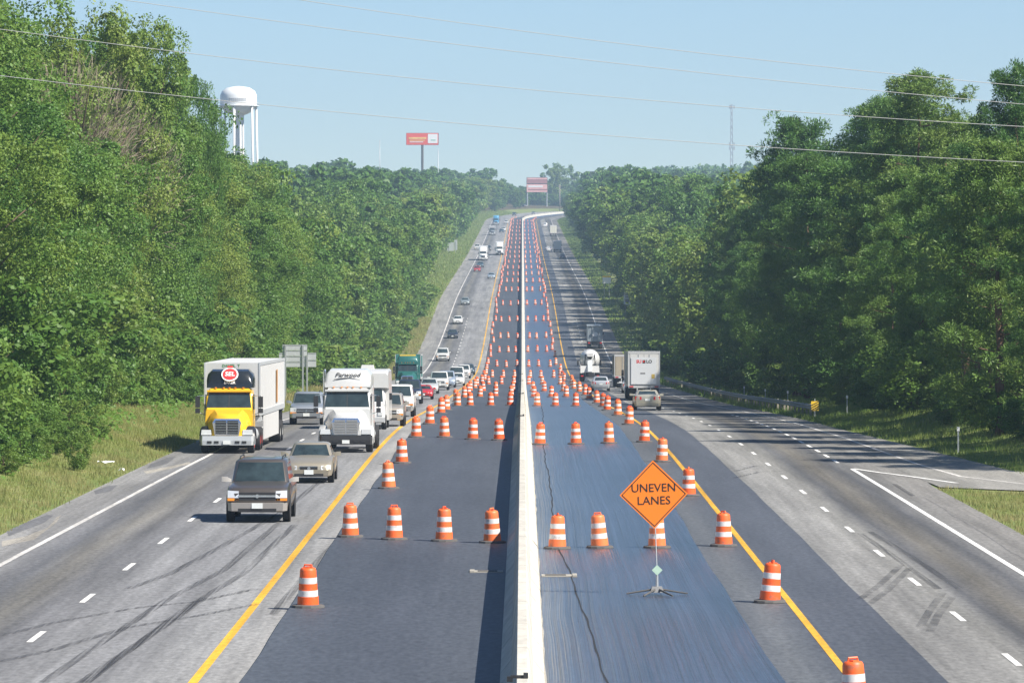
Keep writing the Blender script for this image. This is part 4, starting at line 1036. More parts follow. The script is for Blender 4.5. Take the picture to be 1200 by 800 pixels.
car('silver suv trailing the yellow cab truck in the shoulder-side lane', 'suv', -11.6, 259, (0.40, 0.43, 0.46), metal=0.6)
root, o_, tt = truck('white semi tractor with tall white roof fairing and black bumper', -7.65, 209, (0.60, 0.60, 0.585), fairing='tall', trailer=None, theight=3.62, gap=0.5, sleeper=True, bumper='dark', grille='grey')
link('lettering', text_mesh('Parwood', 0.30, M['black'], 0.002, 0.3, 0.004), root, (0.0, 2.235, 3.33), (R(58), 0, 0))
bb = MB(); bb.tube([(-0.6, 0, -0.02), (-0.3, 0, 0.03), (0.1, 0, 0.06), (0.6, 0, 0.0)], [0.012, 0.02, 0.015, 0.006], 5); bb.build('lettering_swoosh', M['black'], root, loc=(0, 2.13, 3.15), rot=(R(-30), 0, 0))
def camper(label, X, Y, bodycol, H=3.0, L=7.5, heading=0.0, name='camper_van', cat='camper'):
    root = tag(empty(name, (X, Y, float(zr(Y)) + 0.005), heading, math.atan(slope(Y + 3)) * (1 if heading == 0 else -1)), label, cat)
    P = paint(bodycol, 0.0); o = 0 if heading == 0 else -L
    def B(bb, nm, m_, **k):
        bb.v = [(x, y + o, z) for x, y, z in bb.v]; return bb.build(nm, m_, root, **k)
    B(hull([(0, 0.85, 0.75, 0.4, 0.95, 0.08), (0.15, 0.95, 0.85, 0.35, 1.15, 0.1), (0.9, 1.0, 0.92, 0.35, 1.3, 0.1)]), 'hood', P, angle=40)
    B(hull([(0.85, 1.0, 0.95, 0.35, 1.35, 0.08), (1.5, 1.02, 0.9, 0.35, 2.1, 0.12), (2.2, 1.02, 0.92, 0.35, 2.2, 0.1)]), 'cab', P, angle=40)
    B(hull([(1.35, 1.12, 1.1, 2.12, H - 0.2, 0.1), (2.0, 1.15, 1.12, 2.05, H, 0.1), (2.2, 1.15, 1.12, 0.45, H, 0.1), (L, 1.15, 1.12, 0.45, H, 0.1)]), 'camper_body', P, angle=40)
    B(pane((-0.93, 0.88, 1.36), (0.93, 0.88, 1.36), (0.86, 1.48, 2.06), (-0.86, 1.48, 2.06), 0.03, 0.97, 0.05, 0.95, Vector((0, -0.75, 0.65)), 0.02), 'windscreen', M['glass'])
    bb = MB(); bb.box(-0.6, 0.6, 1.42, 1.6, 2.35, 2.75); B(bb, 'front_window', M['glass'])
    bb = MB(); bb.box(-0.35, 0.35, 3.2, 4.0, H, H + 0.22, tx=0.05); B(bb, 'roof_unit', M['white_body'])
    bb = MB(); bb.box(-1.0, 1.0, -0.08, 0.1, 0.4, 0.62); B(bb, 'bumper', M['grey_body'])
    for x in (-1, 1):
        bb = MB(); bb.box(x * 0.75 - 0.13, x * 0.75 + 0.13, -0.03, 0.15, 0.72, 0.9); B(bb, 'headlight', M['lamp'])
        bb = MB(); bb.box(x * 1.25 - 0.07, x * 1.25 + 0.07, 1.1, 1.2, 1.5, 1.85); B(bb, 'mirror', M['dark'])
        for y in (1.0, L - 2.0): wheel(root, x * 0.92, y + o, 0.38, 0.26, M['steel_rim'])
    return root
camper('white camper van showing past the white semi tractor\'s cab', -8.0, 246, (0.6, 0.6, 0.59), 3.05)
car('silver tan suv with dark grille just behind the white semi tractor', 'suv', -7.15, 254, (0.46, 0.42, 0.36), metal=0.5)
car('white suv behind the silver tan suv', 'bigsuv', -7.45, 288, (0.72, 0.71, 0.68), metal=0.05, detail=dict(bumper=M['grey_plastic']))
car('dark navy pickup with silver front bumper ahead of the green box truck', 'pickup', -8.75, 372, (0.03, 0.04, 0.07), detail=dict(bumper=M['alu'], bar=M['alu']))
root, o_, tt = truck('dark green box truck with a yellow lettered panel above the cab', -11.45, 480, (0.02, 0.12, 0.11), fairing='tall', fairing_col=paint((0.02, 0.12, 0.11), 0.1), trailer=mat('green_box', (0.03, 0.16, 0.15), 0.5), tlen=8.0, theight=3.6, gap=0.3, name='box_truck', box_w=1.27)
bb = MB(); bb.box(-0.8, 0.8, 0, 0.03, 0, 0.4); pnl = bb.build('name_panel', mat('gold_panel', (0.8, 0.5, 0.05), 0.5, var=0.5, scale=5), root, loc=(0, 2.4, 3.2))
car('low red sports car beside the dark navy pickup', 'sports', -8.35, 405, (0.5, 0.02, 0.02), metal=0.1)
car('pale silver sedan behind the low red sports car', 'sedan', -8.75, 452, (0.60, 0.62, 0.60), metal=0.3)
car('white pickup in the queue behind the pale silver sedan', 'pickup', -8.4, 486, (0.60, 0.60, 0.59), metal=0.05)
car('pale blue minivan in the queue between two white vehicles', 'van', -8.1, 515, (0.38, 0.45, 0.55), metal=0.4)
car('white sedan beside the drums in the middle of the queue', 'sedan', -7.25, 533, (0.60, 0.60, 0.59), metal=0.05)
car('tall white suv behind the white sedan in the queue', 'bigsuv', -7.75, 566, (0.60, 0.60, 0.59), metal=0.05)
car('dark grey sedan tucked behind the tall white suv', 'sedan', -8.0, 596, (0.05, 0.06, 0.07))
car('white suv followed by the dark car at the queue\'s tail', 'suv', -7.55, 618, (0.60, 0.60, 0.59), metal=0.05)
car('dark teal car at the tail of the queue', 'sedan', -7.3, 650, (0.04, 0.07, 0.09))
car('white suv alone by the white edge line where the queue ends', 'bigsuv', -12.0, 726, (0.60, 0.60, 0.59), metal=0.05)
car('black car alone by the white edge line, ahead of a white sedan', 'sedan', -11.8, 816, (0.025, 0.03, 0.04))
car('white sedan alone by the white edge line, between black and silver cars', 'sedan', -11.7, 874, (0.60, 0.60, 0.59), metal=0.05)
car('silver grey sedan by the white edge line, following a white sedan', 'sedan', -11.4, 962, (0.30, 0.34, 0.35))
car('silver blue sedan in the lane beside the drums, abreast of the red car', 'sedan', -7.5, 1168, (0.35, 0.42, 0.48))
car('red car on the far slope in front of a dark teal car', 'sedan', -11.7, 1248, (0.4, 0.03, 0.03), metal=0.1)
car('dark teal car between the red car and a white semi', 'sedan', -11.4, 1308, (0.06, 0.10, 0.13))
truck('white semi truck in the shoulder-side lane on the far slope', -11.4, 1405, (0.78, 0.78, 0.77), fairing='tall', trailer=M['white_body'], sleeper=True, theight=4.0, bumper='white_body')
truck('white semi truck with an orange tinged trailer beside the drums on the far slope', -7.0, 1485, (0.78, 0.78, 0.77), fairing='tall', trailer=M['white_body'], sleeper=True, theight=4.0, bumper='dark')
car('dark car on the far slope between the two white semis', 'suv', -11.0, 1555, (0.03, 0.04, 0.05))
car('white pickup stopped on the shoulder behind a white semi', 'pickup', -14.6, 1570, (0.72, 0.72, 0.7), metal=0.05)
truck('grey truck on the far slope below the blue truck', -11.5, 1850, (0.2, 0.22, 0.24), trailer=M['grey_body'], tlen=7, theight=3.4, gap=0.3, name='box_truck')
car('dark car beside the drums on the far slope', 'sedan', -8.2, 1905, (0.04, 0.07, 0.1))
car('white van following the dark car on the far slope', 'van', -7.6, 1935, (0.60, 0.60, 0.59), metal=0.05)
car('white suv near the top of the far slope beside the blue truck', 'suv', -7.0, 2110, (0.60, 0.60, 0.59), metal=0.05)
truck('bright blue truck at the top of the far slope', -11.3, 2090, (0.08, 0.30, 0.50), fairing='tall', trailer=mat('blue_box', (0.12, 0.38, 0.6), 0.5), tlen=9, theight=3.9, gap=0.4, name='box_truck')
car('dark suv coming round the far bend', 'bigsuv', -11.0, 2395, (0.03, 0.05, 0.07))
car('grey sedan furthest round the far bend', 'sedan', -8.5, 2480, (0.2, 0.2, 0.2))

# --- departing
PI = math.pi
car('pale gold coupe with red tail lights leaving beside the last line of drums', 'coupe', 8.45, 325, (0.50, 0.47, 0.38), PI, metal=0.5)
root, o_, tt = truck('white box trailer with red and black lettering on its shiny rear door', 10.0, 396, (0.7, 0.7, 0.7), PI, trailer=M['white_body'], tlen=14.6, theight=4.05, sleeper=True, tz0=1.2, box_w=1.28, rear_detail=True, name='semi_trailer_truck')
ylab = tt[1] + o_
bb = MB(); bb.box(-1.02, 1.06, ylab + 0.065, ylab + 0.075, 1.35, 3.55); bb.build('door_panel', mat('polished_door', (0.78, 0.79, 0.8), 0.3, 0.3, var=0.05), root)
for s, x, m_ in (('SU', 0.42, 'red'), ('LO', -0.42, 'black')):
    link('lettering', text_mesh(s, 0.36, M[m_], 0.002, 0, 0.015), root, (x, ylab + 0.08, 3.2), (R(90), 0, PI))
bb = MB(); bb.box(-0.12, 0.12, 0, 0.01, -0.13, 0.13); bb.build('logo_block', M['black'], root, loc=(0.0, ylab + 0.076, 3.2))
bb = MB(); bb.box(-0.07, 0.07, 0, 0.01, -0.07, 0.07); bb.build('logo_block', M['red'], root, loc=(0.03, ylab + 0.082, 3.22))
bb = MB(); bb.box(-0.13, 0.13, 0, 0.01, -0.18, 0.18); bb.build('warning_placard', mat('placard', (0.5, 0.36, 0.08), 0.6), root, loc=(-0.75, ylab + 0.078, 2.0))
bb = MB(); bb.box(-0.2, 0.2, 0, 0.01, -0.06, 0.06); bb.build('warning_placard', M['grey_plastic'], root, loc=(0.1, ylab + 0.078, 2.25))
car('white car squeezed between the two box trailers', 'sedan', 10.35, 455, (0.7, 0.71, 0.72), PI, metal=0.1)
truck('older tan box trailer ahead of the white lettered trailer', 11.15, 515, (0.3, 0.28, 0.25), PI, trailer=M['tan_body'], tlen=12, theight=3.5, name='semi_trailer_truck', box_w=1.28)
car('silver sedan with dark rear window behind the cement mixer truck', 'sedan', 7.8, 478, (0.58, 0.60, 0.62), PI, metal=0.5)

def mixer(label, X, Y):
    root = tag(empty('cement_mixer_truck', (X, Y, float(zr(Y)) + 0.005), PI, -math.atan(slope(Y + 4))), label, 'truck')
    def B(bb, nm, m_, **k): return bb.build(nm, m_, root, **k)
    W_ = paint((0.78, 0.78, 0.77), 0.0)
    bb = MB(); bb.box(-0.45, 0.45, -8.6, -0.2, 0.7, 1.05); B(bb, 'chassis', M['dark'])
    bb = MB(); prof_ = [(0, 0.35), (0.25, 0.62), (1.0, 0.95), (2.2, 1.2), (3.4, 1.2), (4.3, 0.85), (4.7, 0.4), (4.75, 0)]
    bb.lathe([(-p, r) for p, r in prof_], 24, 'y'); d = B(bb, 'mixing_drum', W_, angle=40, loc=(0, -0.55, 3.05), rot=(R(9), 0, 0))
    for k in (0.9, 2.2, 3.4):
        bb = MB(); rr = np.interp(k, [p for p, _ in prof_], [r for _, r in prof_]); bb.lathe([(-k - 0.06, rr), (-k - 0.04, rr + 0.02), (-k + 0.04, rr + 0.02), (-k + 0.06, rr)], 24, 'y'); bb.build('drum_rib', M['grey_body'], d)
    bb = MB(); bb.loft([[(-0.3, -0.15, 3.0), (0.3, -0.15, 3.0), (0.3, -0.6, 3.1), (-0.3, -0.6, 3.1)], [(-0.42, -0.1, 3.4), (0.42, -0.1, 3.4), (0.42, -0.65, 3.5), (-0.42, -0.65, 3.5)]]); B(bb, 'hopper', W_)
    bb = MB(); bb.loft([[(-0.3, -0.4, 2.6), (0.3, -0.4, 2.6), (0.2, -0.5, 2.45), (-0.2, -0.5, 2.45)], [(-0.26, 0.25, 1.2), (0.26, 0.25, 1.2), (0.18, 0.15, 1.1), (-0.18, 0.15, 1.1)]]); B(bb, 'chute', M['alu'])
    bb = MB(); bb.box(-1.15, 1.15, -1.3, -0.25, 1.1, 1.9, tx=0.05); B(bb, 'rear_body', W_)
    bb = MB(); bb.box(-1.2, 1.2, -0.25, -0.1, 0.55, 0.8); B(bb, 'rear_bumper', M['dark'])
    for x in (-1, 1):
        bb = MB(); bb.tube([(x * 0.7, -0.5, 1.0), (x * 0.55, -0.6, 3.3)], 0.06, 6); B(bb, 'support_leg', M['dark'])
        bb = MB(); bb.box(x * 0.95 - 0.14, x * 0.95 + 0.14, -0.1, -0.05, 0.6, 0.75); B(bb, 'tail_light', M['tail'])
        bb = MB(); bb.box(x * 0.9 - 0.3, x * 0.9 + 0.3, -0.95, -0.93, 0.2, 1.0); B(bb, 'mud_flap', M['dark'])
        bb = MB(); bb.box(x * 1.38 - 0.1, x * 1.38 + 0.1, -7.6, -7.5, 1.9, 2.5); B(bb, 'mirror', M['dark'])
        for y in (-1.6, -2.9, -7.7): wheel(root, x * 0.92, y, 0.5, 0.5, M['steel_rim'])
    B(hull([(-8.9, 0.8, 0.75, 0.6, 1.6, 0.1), (-7.8, 1.0, 0.95, 0.6, 1.8, 0.1)]), 'hood', W_)
    B(hull([(-7.8, 1.1, 1.05, 0.7, 2.75, 0.12), (-6.2, 1.1, 1.05, 0.7, 2.75, 0.12)]), 'cab', W_)
    bb = MB(); bb.box(-0.7, 0.7, -6.2, -6.18, 1.95, 2.5); B(bb, 'cab_window', M['glass'])
mixer('white cement mixer truck with round drum seen from behind', 8.2, 583)
def dump(label, X, Y):
    root = tag(empty('dump_truck', (X, Y, float(zr(Y)) + 0.005), PI, -math.atan(slope(Y + 4))), label, 'truck')
    def B(bb, nm, m_, **k): return bb.build(nm, m_, root, **k)
    G_ = mat('grey_blue_steel', (0.30, 0.34, 0.37), 0.5, 0.3, var=0.2)
    bb = MB(); bb.box(-1.25, 1.25, -6.5, -0.2, 1.2, 3.7, tx=-0.03); B(bb, 'tipper_body', G_)
    for x in (-1.15, -0.4, 0.4, 1.15):
        bb = MB(); bb.box(x - 0.05, x + 0.05, -0.2, -0.12, 1.3, 3.65); B(bb, 'tailgate_rib', G_)
    bb = MB(); bb.box(-1.28, 1.28, -0.2, -0.08, 3.6, 3.8); B(bb, 'top_rail', G_)
    disc('round_plate', 0.5, 0.36, M['white'], root, (0.0, -0.1, 2.35))
    bb = MB(); bb.box(-1.1, 1.1, -0.5, -0.15, 0.75, 1.15); B(bb, 'rear_crossmember', M['dark'])
    bb = MB(); bb.box(-0.45, 0.45, -9.0, -0.4, 0.65, 1.15); B(bb, 'chassis', M['dark'])
    for x in (-1, 1):
        bb = MB(); bb.box(x * 0.95 - 0.15, x * 0.95 + 0.15, -0.14, -0.1, 0.85, 1.05); B(bb, 'tail_light', M['tail'])
        bb = MB(); bb.box(x * 0.88 - 0.3, x * 0.88 + 0.3, -0.7, -0.68, 0.2, 0.95); B(bb, 'mud_flap', M['dark'])
        bb = MB(); bb.box(x * 1.45 - 0.1, x * 1.45 + 0.1, -7.9, -7.8, 1.9, 2.5); B(bb, 'mirror', M['dark'])
        for y in (-1.3, -2.6, -8.0): wheel(root, x * 0.92, y, 0.5, 0.5, M['steel_rim'])
    B(hull([(-8.2, 1.1, 1.05, 0.7, 2.75, 0.12), (-6.7, 1.1, 1.05, 0.7, 2.75, 0.12)]), 'cab', paint((0.3, 0.33, 0.36), 0.1))
dump('grey blue dump truck with a white oval on its tailgate', 11.7, 776)
truck('pale box truck high on the departing far slope', 11.8, 1825, (0.6, 0.6, 0.6), PI, trailer=mat('cream_box', (0.7, 0.68, 0.58), 0.6), tlen=9, theight=4.0, name='box_truck')
truck('grey box truck below the pale box truck on the departing slope', 11.2, 1530, (0.5, 0.52, 0.55), PI, trailer=M['grey_body'], tlen=8, theight=3.6, name='box_truck')
car('white car beside the grey box truck on the departing slope', 'sedan', 8.6, 1552, (0.75, 0.75, 0.74), PI, metal=0.05)
car('dark car below the grey box truck on the departing slope', 'sedan', 12.0, 1428, (0.03, 0.04, 0.06), PI)
car('white pickup near the top of the departing slope', 'pickup', 9.6, 2030, (0.75, 0.75, 0.74), PI, metal=0.05)

# ------------------------------------------------------------------ roadside furniture
def gz(X, Y): return float(zt(X, Y))
def sign_back(X, Y, label, panels, posts, m_, cat='road sign', name='road_sign'):
    z = gz(X, Y)
    r = tag(empty(name, (X, Y, z)), label, cat)
    for x0, x1, z0, z1 in panels:
        nz = max(2, int((z1 - z0) / 0.42))
        for k in range(nz):
            a = z0 + (z1 - z0) * k / nz; c = z0 + (z1 - z0) * (k + 1) / nz
            bb = MB(); bb.box(x0, x1, 0.0, 0.03, a + 0.012, c - 0.012); bb.box(x0, x1, -0.03, 0.0, c - 0.05, c - 0.015); bb.build('panel_plank', m_, r)
    for x, z1 in posts:
        bb = MB(); bb.box(x - 0.06, x + 0.06, -0.10, -0.03, -0.3, z1); bb.build('post', M['galv'], r)
    return r
Yp = 366.0
Xp = X_of(350, Yp); zz = gz(Xp, Yp)
def pz(py): return Z_of(py, Yp) - zz
def pxx(px): return X_of(px, Yp) - Xp
sign_back(Xp, Yp, 'bare aluminium backs of two stepped highway signs above the verge', [(pxx(331), pxx(360), pz(430), pz(403.5)), (pxx(360.6), pxx(370.5), pz(430), pz(413)), (pxx(327), pxx(330.6), pz(424), pz(413))], [(pxx(334.5), pz(404)), (pxx(355), pz(404)), (pxx(360), pz(416))], M['alu'])
Yp = 1500.0; Xp = X_of(530, Yp); zz = gz(Xp, Yp)
sign_back(Xp, Yp, 'pale back of a large sign in the grass below the far wood', [(pxx(524), pxx(532), pz(294), pz(284)), (pxx(532.5), pxx(536), pz(293), pz(281))], [(pxx(526), pz(285)), (pxx(534), pz(283))], M['alu'])
def board(X, Y, label, wd, z0, z1, m_, top=None, name='road_sign', marks=True):
    z = gz(X, Y); r = tag(empty(name, (X, Y, z)), label, 'road sign')
    bb = MB(); bb.box(-wd / 2, wd / 2, -0.03, 0.0, z0, z1); bb.build('panel', m_, r)
    if top:
        bb = MB(); bb.box(-wd / 2, wd / 2, -0.05, -0.032, z1 - 0.35, z1); bb.build('top_band', top, r)
    if marks:
        h = (z1 - z0)
        for k, (a, c) in enumerate(((0.72, 0.8), (0.56, 0.64), (0.2, 0.45))):
            bb = MB(); bb.box(-wd * 0.3, wd * 0.3, -0.045, -0.033, z0 + h * a, z0 + h * c); bb.build('legend', M['grey_plastic'], r)
    for x in (-wd * 0.3, wd * 0.3):
        bb = MB(); bb.box(x - 0.05, x + 0.05, 0.002, 0.09, -0.3, z1 - 0.1); bb.build('post', M['galv'], r)
Yp = 1000.0; Xp = X_of(711, Yp); zz = gz(Xp, Yp)
board(Xp, Yp, 'low white sign with a yellow top band against the dark roadside trees', 1.75, pz(332), pz(323), M['white'], M['yellow'], marks=False)
Yp = 873.0; Xp = X_of(735, Yp); zz = gz(Xp, Yp)
board(Xp, Yp, 'upright white regulatory sign against the dark roadside trees', 1.25, pz(357), pz(342), M['white'])

# guard rail
gr = tag(empty('guard_rail', (17.0, 282, gz(17.0, 282))), 'galvanised steel guard rail curving along the departing lanes\' grass edge', 'guard rail')
def grx(y): return float(np.interp(y, [282, 330, 420, 570], [17.05, 17.0, 16.8, 16.8]))
bx0, by0, bz0_ = gr.location
rp = [(0.0, 0.45), (0.05, 0.52), (0.0, 0.60), (0.05, 0.68), (0.0, 0.76)]
rings = []
for y in np.arange(282, 571, 4.0):
    z = gz(grx(y), y)
    rings.append([(grx(y) - bx0 - a - 0.02, y - by0, z - bz0_ + h) for a, h in rp] + [(grx(y) - bx0 - a + 0.01, y - by0, z - bz0_ + h) for a, h in rp[::-1]])
bb = MB(); bb.loft(rings); bb.build('rail_beam', mat('dull_rail_steel', (0.26, 0.27, 0.27), 0.75, 0.2), gr)
bb = MB(); bb.box(-0.06, 0.06, -0.08, 0.08, -0.3, 0.78); pm = bb.mesh('rail_post', M['wood'])
for y in np.arange(283, 571, 4.0):
    link('post', pm, gr, (grx(y) - bx0 + 0.12, y - by0, gz(grx(y), y) - bz0_))
# hazard marker at its near end
Yp = 280.5; Xp = X_of(955, Yp); zz = gz(Xp, Yp)
hz = tag(empty('hazard_marker', (Xp, Yp, zz)), 'yellow and black striped marker at the guard rail end', 'road sign')
bb = MB(); bb.box(-0.22, 0.22, 0, 0.02, 0.45, 1.0); bb.build('panel', M['yellow'], hz)
for k in range(4):
    z0 = 0.45 + 0.14 * k
    bb = MB(); pts = [(-0.22, z0 - 0.16), (0.22, z0 + 0.08), (0.22, z0 + 0.15), (-0.22, z0 - 0.09)]
    pts = [(x, min(max(z, 0.45), 1.0)) for x, z in pts]
    bb.add([(x, -0.004, z) for x, z in pts], [(0, 1, 2, 3)]); bb.build('stripe', M['black'], hz)
bb = MB(); bb.box(-0.03, 0.03, 0.02, 0.06, -0.2, 1.15); bb.build('post', M['galv'], hz)
def delineator(X, Y, label):
    r = tag(empty('delineator_post', (X, Y, gz(X, Y))), label, 'delineator', None)
    bb = MB(); bb.box(-0.035, 0.035, -0.02, 0.02, -0.1, 1.12); bb.build('post', M['galv'], r)
    bb = MB(); bb.box(-0.06, 0.06, -0.035, -0.022, 0.95, 1.13); bb.build('reflector', M['white'], r)
for X, Y, lb in ((18.9, 209, 'slim post with white reflector in the grass outside the on-ramp'), (19.0, 282, 'slim post with white reflector just before the guard rail end'), (18.5, 336, 'slim reflector post behind the guard rail, next after the rail end'), (18.5, 367, 'slim reflector post behind the guard rail, second after the rail end'), (18.5, 402, 'slim reflector post behind the guard rail, third after the rail end')):
    delineator(X, Y, lb)
# litter on the verge
for px, py, s_, lb in ((124, 548, 0.45, 'crumpled white sheet of litter lying in the verge grass'), (143, 560, 0.15, 'small white scrap of litter at the shoulder edge')):
    Y = 190.0 if px == 124 else 185.5; X = X_of(px, Y); z = gz(X, Y)
    bb = MB(); n = 5; vs = []; fs = []
    for i in range(n):
        for j in range(n): vs.append(((i / (n - 1) - 0.5) * s_ * 1.4 + random.uniform(-.03, .03), (j / (n - 1) - 0.5) * s_, 0.22 + random.uniform(0, 0.13)))
    for i in range(n - 1):
        for j in range(n - 1): fs.append((i * n + j, (i + 1) * n + j, (i + 1) * n + j + 1, i * n + j + 1))
    bb.add(vs, fs); tag(bb.build('litter', M['litter'], None, loc=(X, Y, z - 0.02)), lb, 'litter')

# ------------------------------------------------------------------ far landmarks
D = 1700.0
X = X_of(279.5, D); zb = float(zt(X, D)); ztop = Z_of(101, D)
wt = tag(empty('water_tower', (X, D, zb)), 'white water tower with domed tank on tall legs above the trees', 'water tower')
rt = 21.5 * D / F; zl = Z_of(124, D) - zb; H_ = ztop - zb
bb = MB(); bb.lathe([(Z_of(135, D) - zb, 0), (Z_of(134.5, D) - zb, rt * 0.4), (Z_of(131, D) - zb, rt * 0.75), (zl - 0.4, rt * 0.98), (zl, rt), (Z_of(112, D) - zb, rt), (Z_of(107, D) - zb, rt * 0.9), (Z_of(103, D) - zb, rt * 0.62), (H_ - 0.2, rt * 0.3), (H_, 0)], 32); bb.build('tank', M['tank_white'], wt, angle=50)
bb = MB(); bb.lathe([(zl - 0.2, rt), (zl - 0.2, rt + 0.9), (zl, rt + 0.9), (zl, rt)], 32); bb.lathe([(zl + 1.0, rt + 0.88), (zl + 1.06, rt + 0.92), (zl + 1.1, rt + 0.88)], 32); bb.build('walkway', M['tank_white'], wt)
bb = MB(); bb.lathe([(0, 1.4), (zl - 6.5, 1.1), (zl - 4.0, 1.6), (zl - 3.0, 2.4)], 16); bb.build('riser_pipe', M['tank_white'], wt, smooth=True)
for k in range(6):
    a = 2 * math.pi * k / 6 + 0.35
    bb = MB(); bb.tube([(rt * 1.15 * math.cos(a), rt * 1.15 * math.sin(a), 0), (rt * 1.0 * math.cos(a), rt * 1.0 * math.sin(a), zl)], 0.42, 8); bb.build('leg', M['tank_white'], wt, smooth=True)
for q in range(9):
    bb = MB(); aa = R(-90 - 26 + 6.5 * q); bb.box(-0.32, 0.32, -0.04, 0.04, -0.55, 0.55)
    bb.build('painted_letter', M['grey_body'], wt, loc=((rt + 0.02) * math.cos(aa), (rt + 0.02) * math.sin(aa), Z_of(117.5, D) - zb), rot=(0, 0, aa + PI / 2))

def billboard(px, D, label, x0, x1, y0, y1, posts, face, by=None):
    X = X_of(px, D); zb = float(zt(X, D))
    r = tag(empty('billboard', (X, D, zb)), label, 'billboard')
    fx = lambda p: X_of(p, D) - X
    fz = lambda p: Z_of(p, D) - zb
    bb = MB(); bb.box(fx(x0), fx(x1), -0.5, 0.6, fz(y1), fz(y0)); bb.build('panel_box', M['dark'], r)
    for nm, a, b_, c, d_, m_, dep in face:
        bb = MB(); bb.box(fx(a), fx(b_), -0.5 - dep - 0.06, -0.5 - dep, fz(d_), fz(c)); bb.build(nm, m_, r)
    for p, rad in posts:
        bb = MB(); bb.lathe([(-1, rad), (fz(y1) + 1.0, rad)], 10, 'z', (fx(p), 0.0, 0)); bb.build('post', M['rubber'] if rad > 0.5 else M['galv'], r, smooth=True)
    return r
redf = mat('billboard_red', (0.72, 0.09, 0.06), 0.6); pinkf = mat('billboard_pink', (0.75, 0.42, 0.40), 0.6, var=0.2, scale=0.4); brnf = mat('billboard_brown', (0.35, 0.16, 0.16), 0.6, var=0.3, scale=0.4); gold = mat('billboard_gold', (0.85, 0.5, 0.15), 0.6, var=0.3, scale=0.8)
billboard(495, 2170, 'red and white billboard on a single tall pole above the trees', 476, 514, 156, 170, [(495, 0.55)], [
    ('red_field', 476.3, 513.7, 156.2, 169.8, redf, 0.0), ('white_field', 501.5, 512.8, 157.2, 168, M['white'], 0.07), ('slogan_strip', 479, 499.5, 161, 163.2, gold, 0.07), ('slogan_strip', 480, 498, 164.2, 165.2, gold, 0.07), ('slogan_strip', 480, 496, 166.2, 167, M['white'], 0.07), ('emblem_strip', 505, 510.5, 163.5, 165, mat('mint', (0.4, 0.6, 0.5), 0.6), 0.14)])
billboard(629.5, 2720, 'two stacked red and pink billboards on steel posts beyond the bend', 617, 641.5, 208, 225.5, [(618, 0.4), (640.8, 0.4)], [
    ('upper_face', 617.2, 641.3, 208.2, 215, brnf, 0.0), ('upper_stripe', 618, 641, 208.8, 210.2, pinkf, 0.07), ('lower_face', 617.2, 641.3, 216, 225.2, pinkf, 0.0), ('lower_stripe', 619, 641, 221.5, 223, brnf, 0.07), ('headline_strip', 619, 636, 217.5, 219.5, M['white'], 0.07)])
billboard(691, 2400, 'dark unlit back of a billboard rising over the far wood', 686, 697, 201, 208, [(689, 0.4), (695, 0.4)], [('back_frame', 686.2, 696.8, 201.2, 207.8, M['dark'], 0.0)])
def pole(px, D, y0, y1, label, rad, arms=False, mast=False, cat='utility pole', name='utility_pole'):
    X = X_of(px, D); zb = float(zt(X, D)); zt0 = Z_of(y0, D) - zb
    r = tag(empty(name, (X, D, zb)), label, cat)
    if mast:
        for a in range(3):
            an = 2.09 * a; w0, w1 = mast, mast * 0.35
            bb = MB(); bb.tube([(w0 * math.cos(an), w0 * math.sin(an), 0), (w1 * math.cos(an), w1 * math.sin(an), zt0)], rad, 5); bb.build('leg', M['galv'], r)
        bb = MB(); nseg = 16
        for k in range(nseg):
            za, zc = zt0 * k / nseg, zt0 * (k + 1) / nseg
            for a in range(3):
                a0, a1 = 2.09 * a, 2.09 * (a + 1)
                wa = mast + (mast * 0.35 - mast) * k / nseg; wc = mast + (mast * 0.35 - mast) * (k + 1) / nseg
                bb.tube([(wa * math.cos(a0), wa * math.sin(a0), za), (wc * math.cos(a1), wc * math.sin(a1), zc)], rad * 0.6, 4)
        bb.build('lattice', M['galv'], r)
        bb = MB()
        for zz_ in (zt0 * 0.97, zt0 * 0.62, zt0 * 0.58):
            for a in range(3): bb.box(mast * 1.2 * math.cos(2.09 * a) - 0.5, mast * 1.2 * math.cos(2.09 * a) + 0.5, mast * math.sin(2.09 * a) - 0.3, mast * math.sin(2.09 * a) + 0.3, zz_ - 1.2, zz_ + 1.2)
        bb.build('antennas', M['galv'], r)
    else:
        bb = MB(); bb.lathe([(-0.5, rad), (zt0, rad * 0.7)], 8, caps=True); bb.build('shaft', M['wood'] if cat == 'utility pole' else M['galv'], r, smooth=True)
        if arms:
            bb = MB(); bb.box(-1.2, 1.2, -0.1, 0.1, zt0 - 1.2, zt0 - 0.95); bb.build('crossarm', M['wood'], r)
    return r
pole(857, 3600, 122, 188, 'slender lattice radio mast rising from the far wooded ridge', 0.28, mast=1.7, cat='radio mast', name='radio_mast')
pole(445, 2400, 164, 200, 'thin grey antenna pole above the wood beside the billboard', 0.22, cat='antenna', name='antenna_pole')
pole(513.5, 2200, 174, 200, 'thin pole just beside the red and white billboard', 0.2, cat='antenna', name='antenna_pole')
pole(656, 2680, 216, 243, 'pale utility pole beside the road beyond the stacked billboards', 0.32, arms=True)
# vehicles parked past the bend
for px, lb, cl in ((607, 'white van parked on the grass below the stacked billboards', (0.75, 0.75, 0.72)), (613, 'dark suv parked beside the white van past the bend', (0.05, 0.06, 0.08))):
    t = car(lb, 'van' if px == 607 else 'suv', -38, 2640, cl, metal=0.05)
    Xk = X_of(px, 2640); t.location = (Xk, 2640, float(zt(Xk, 2640))); t.rotation_euler = (0, 0, 0.7)

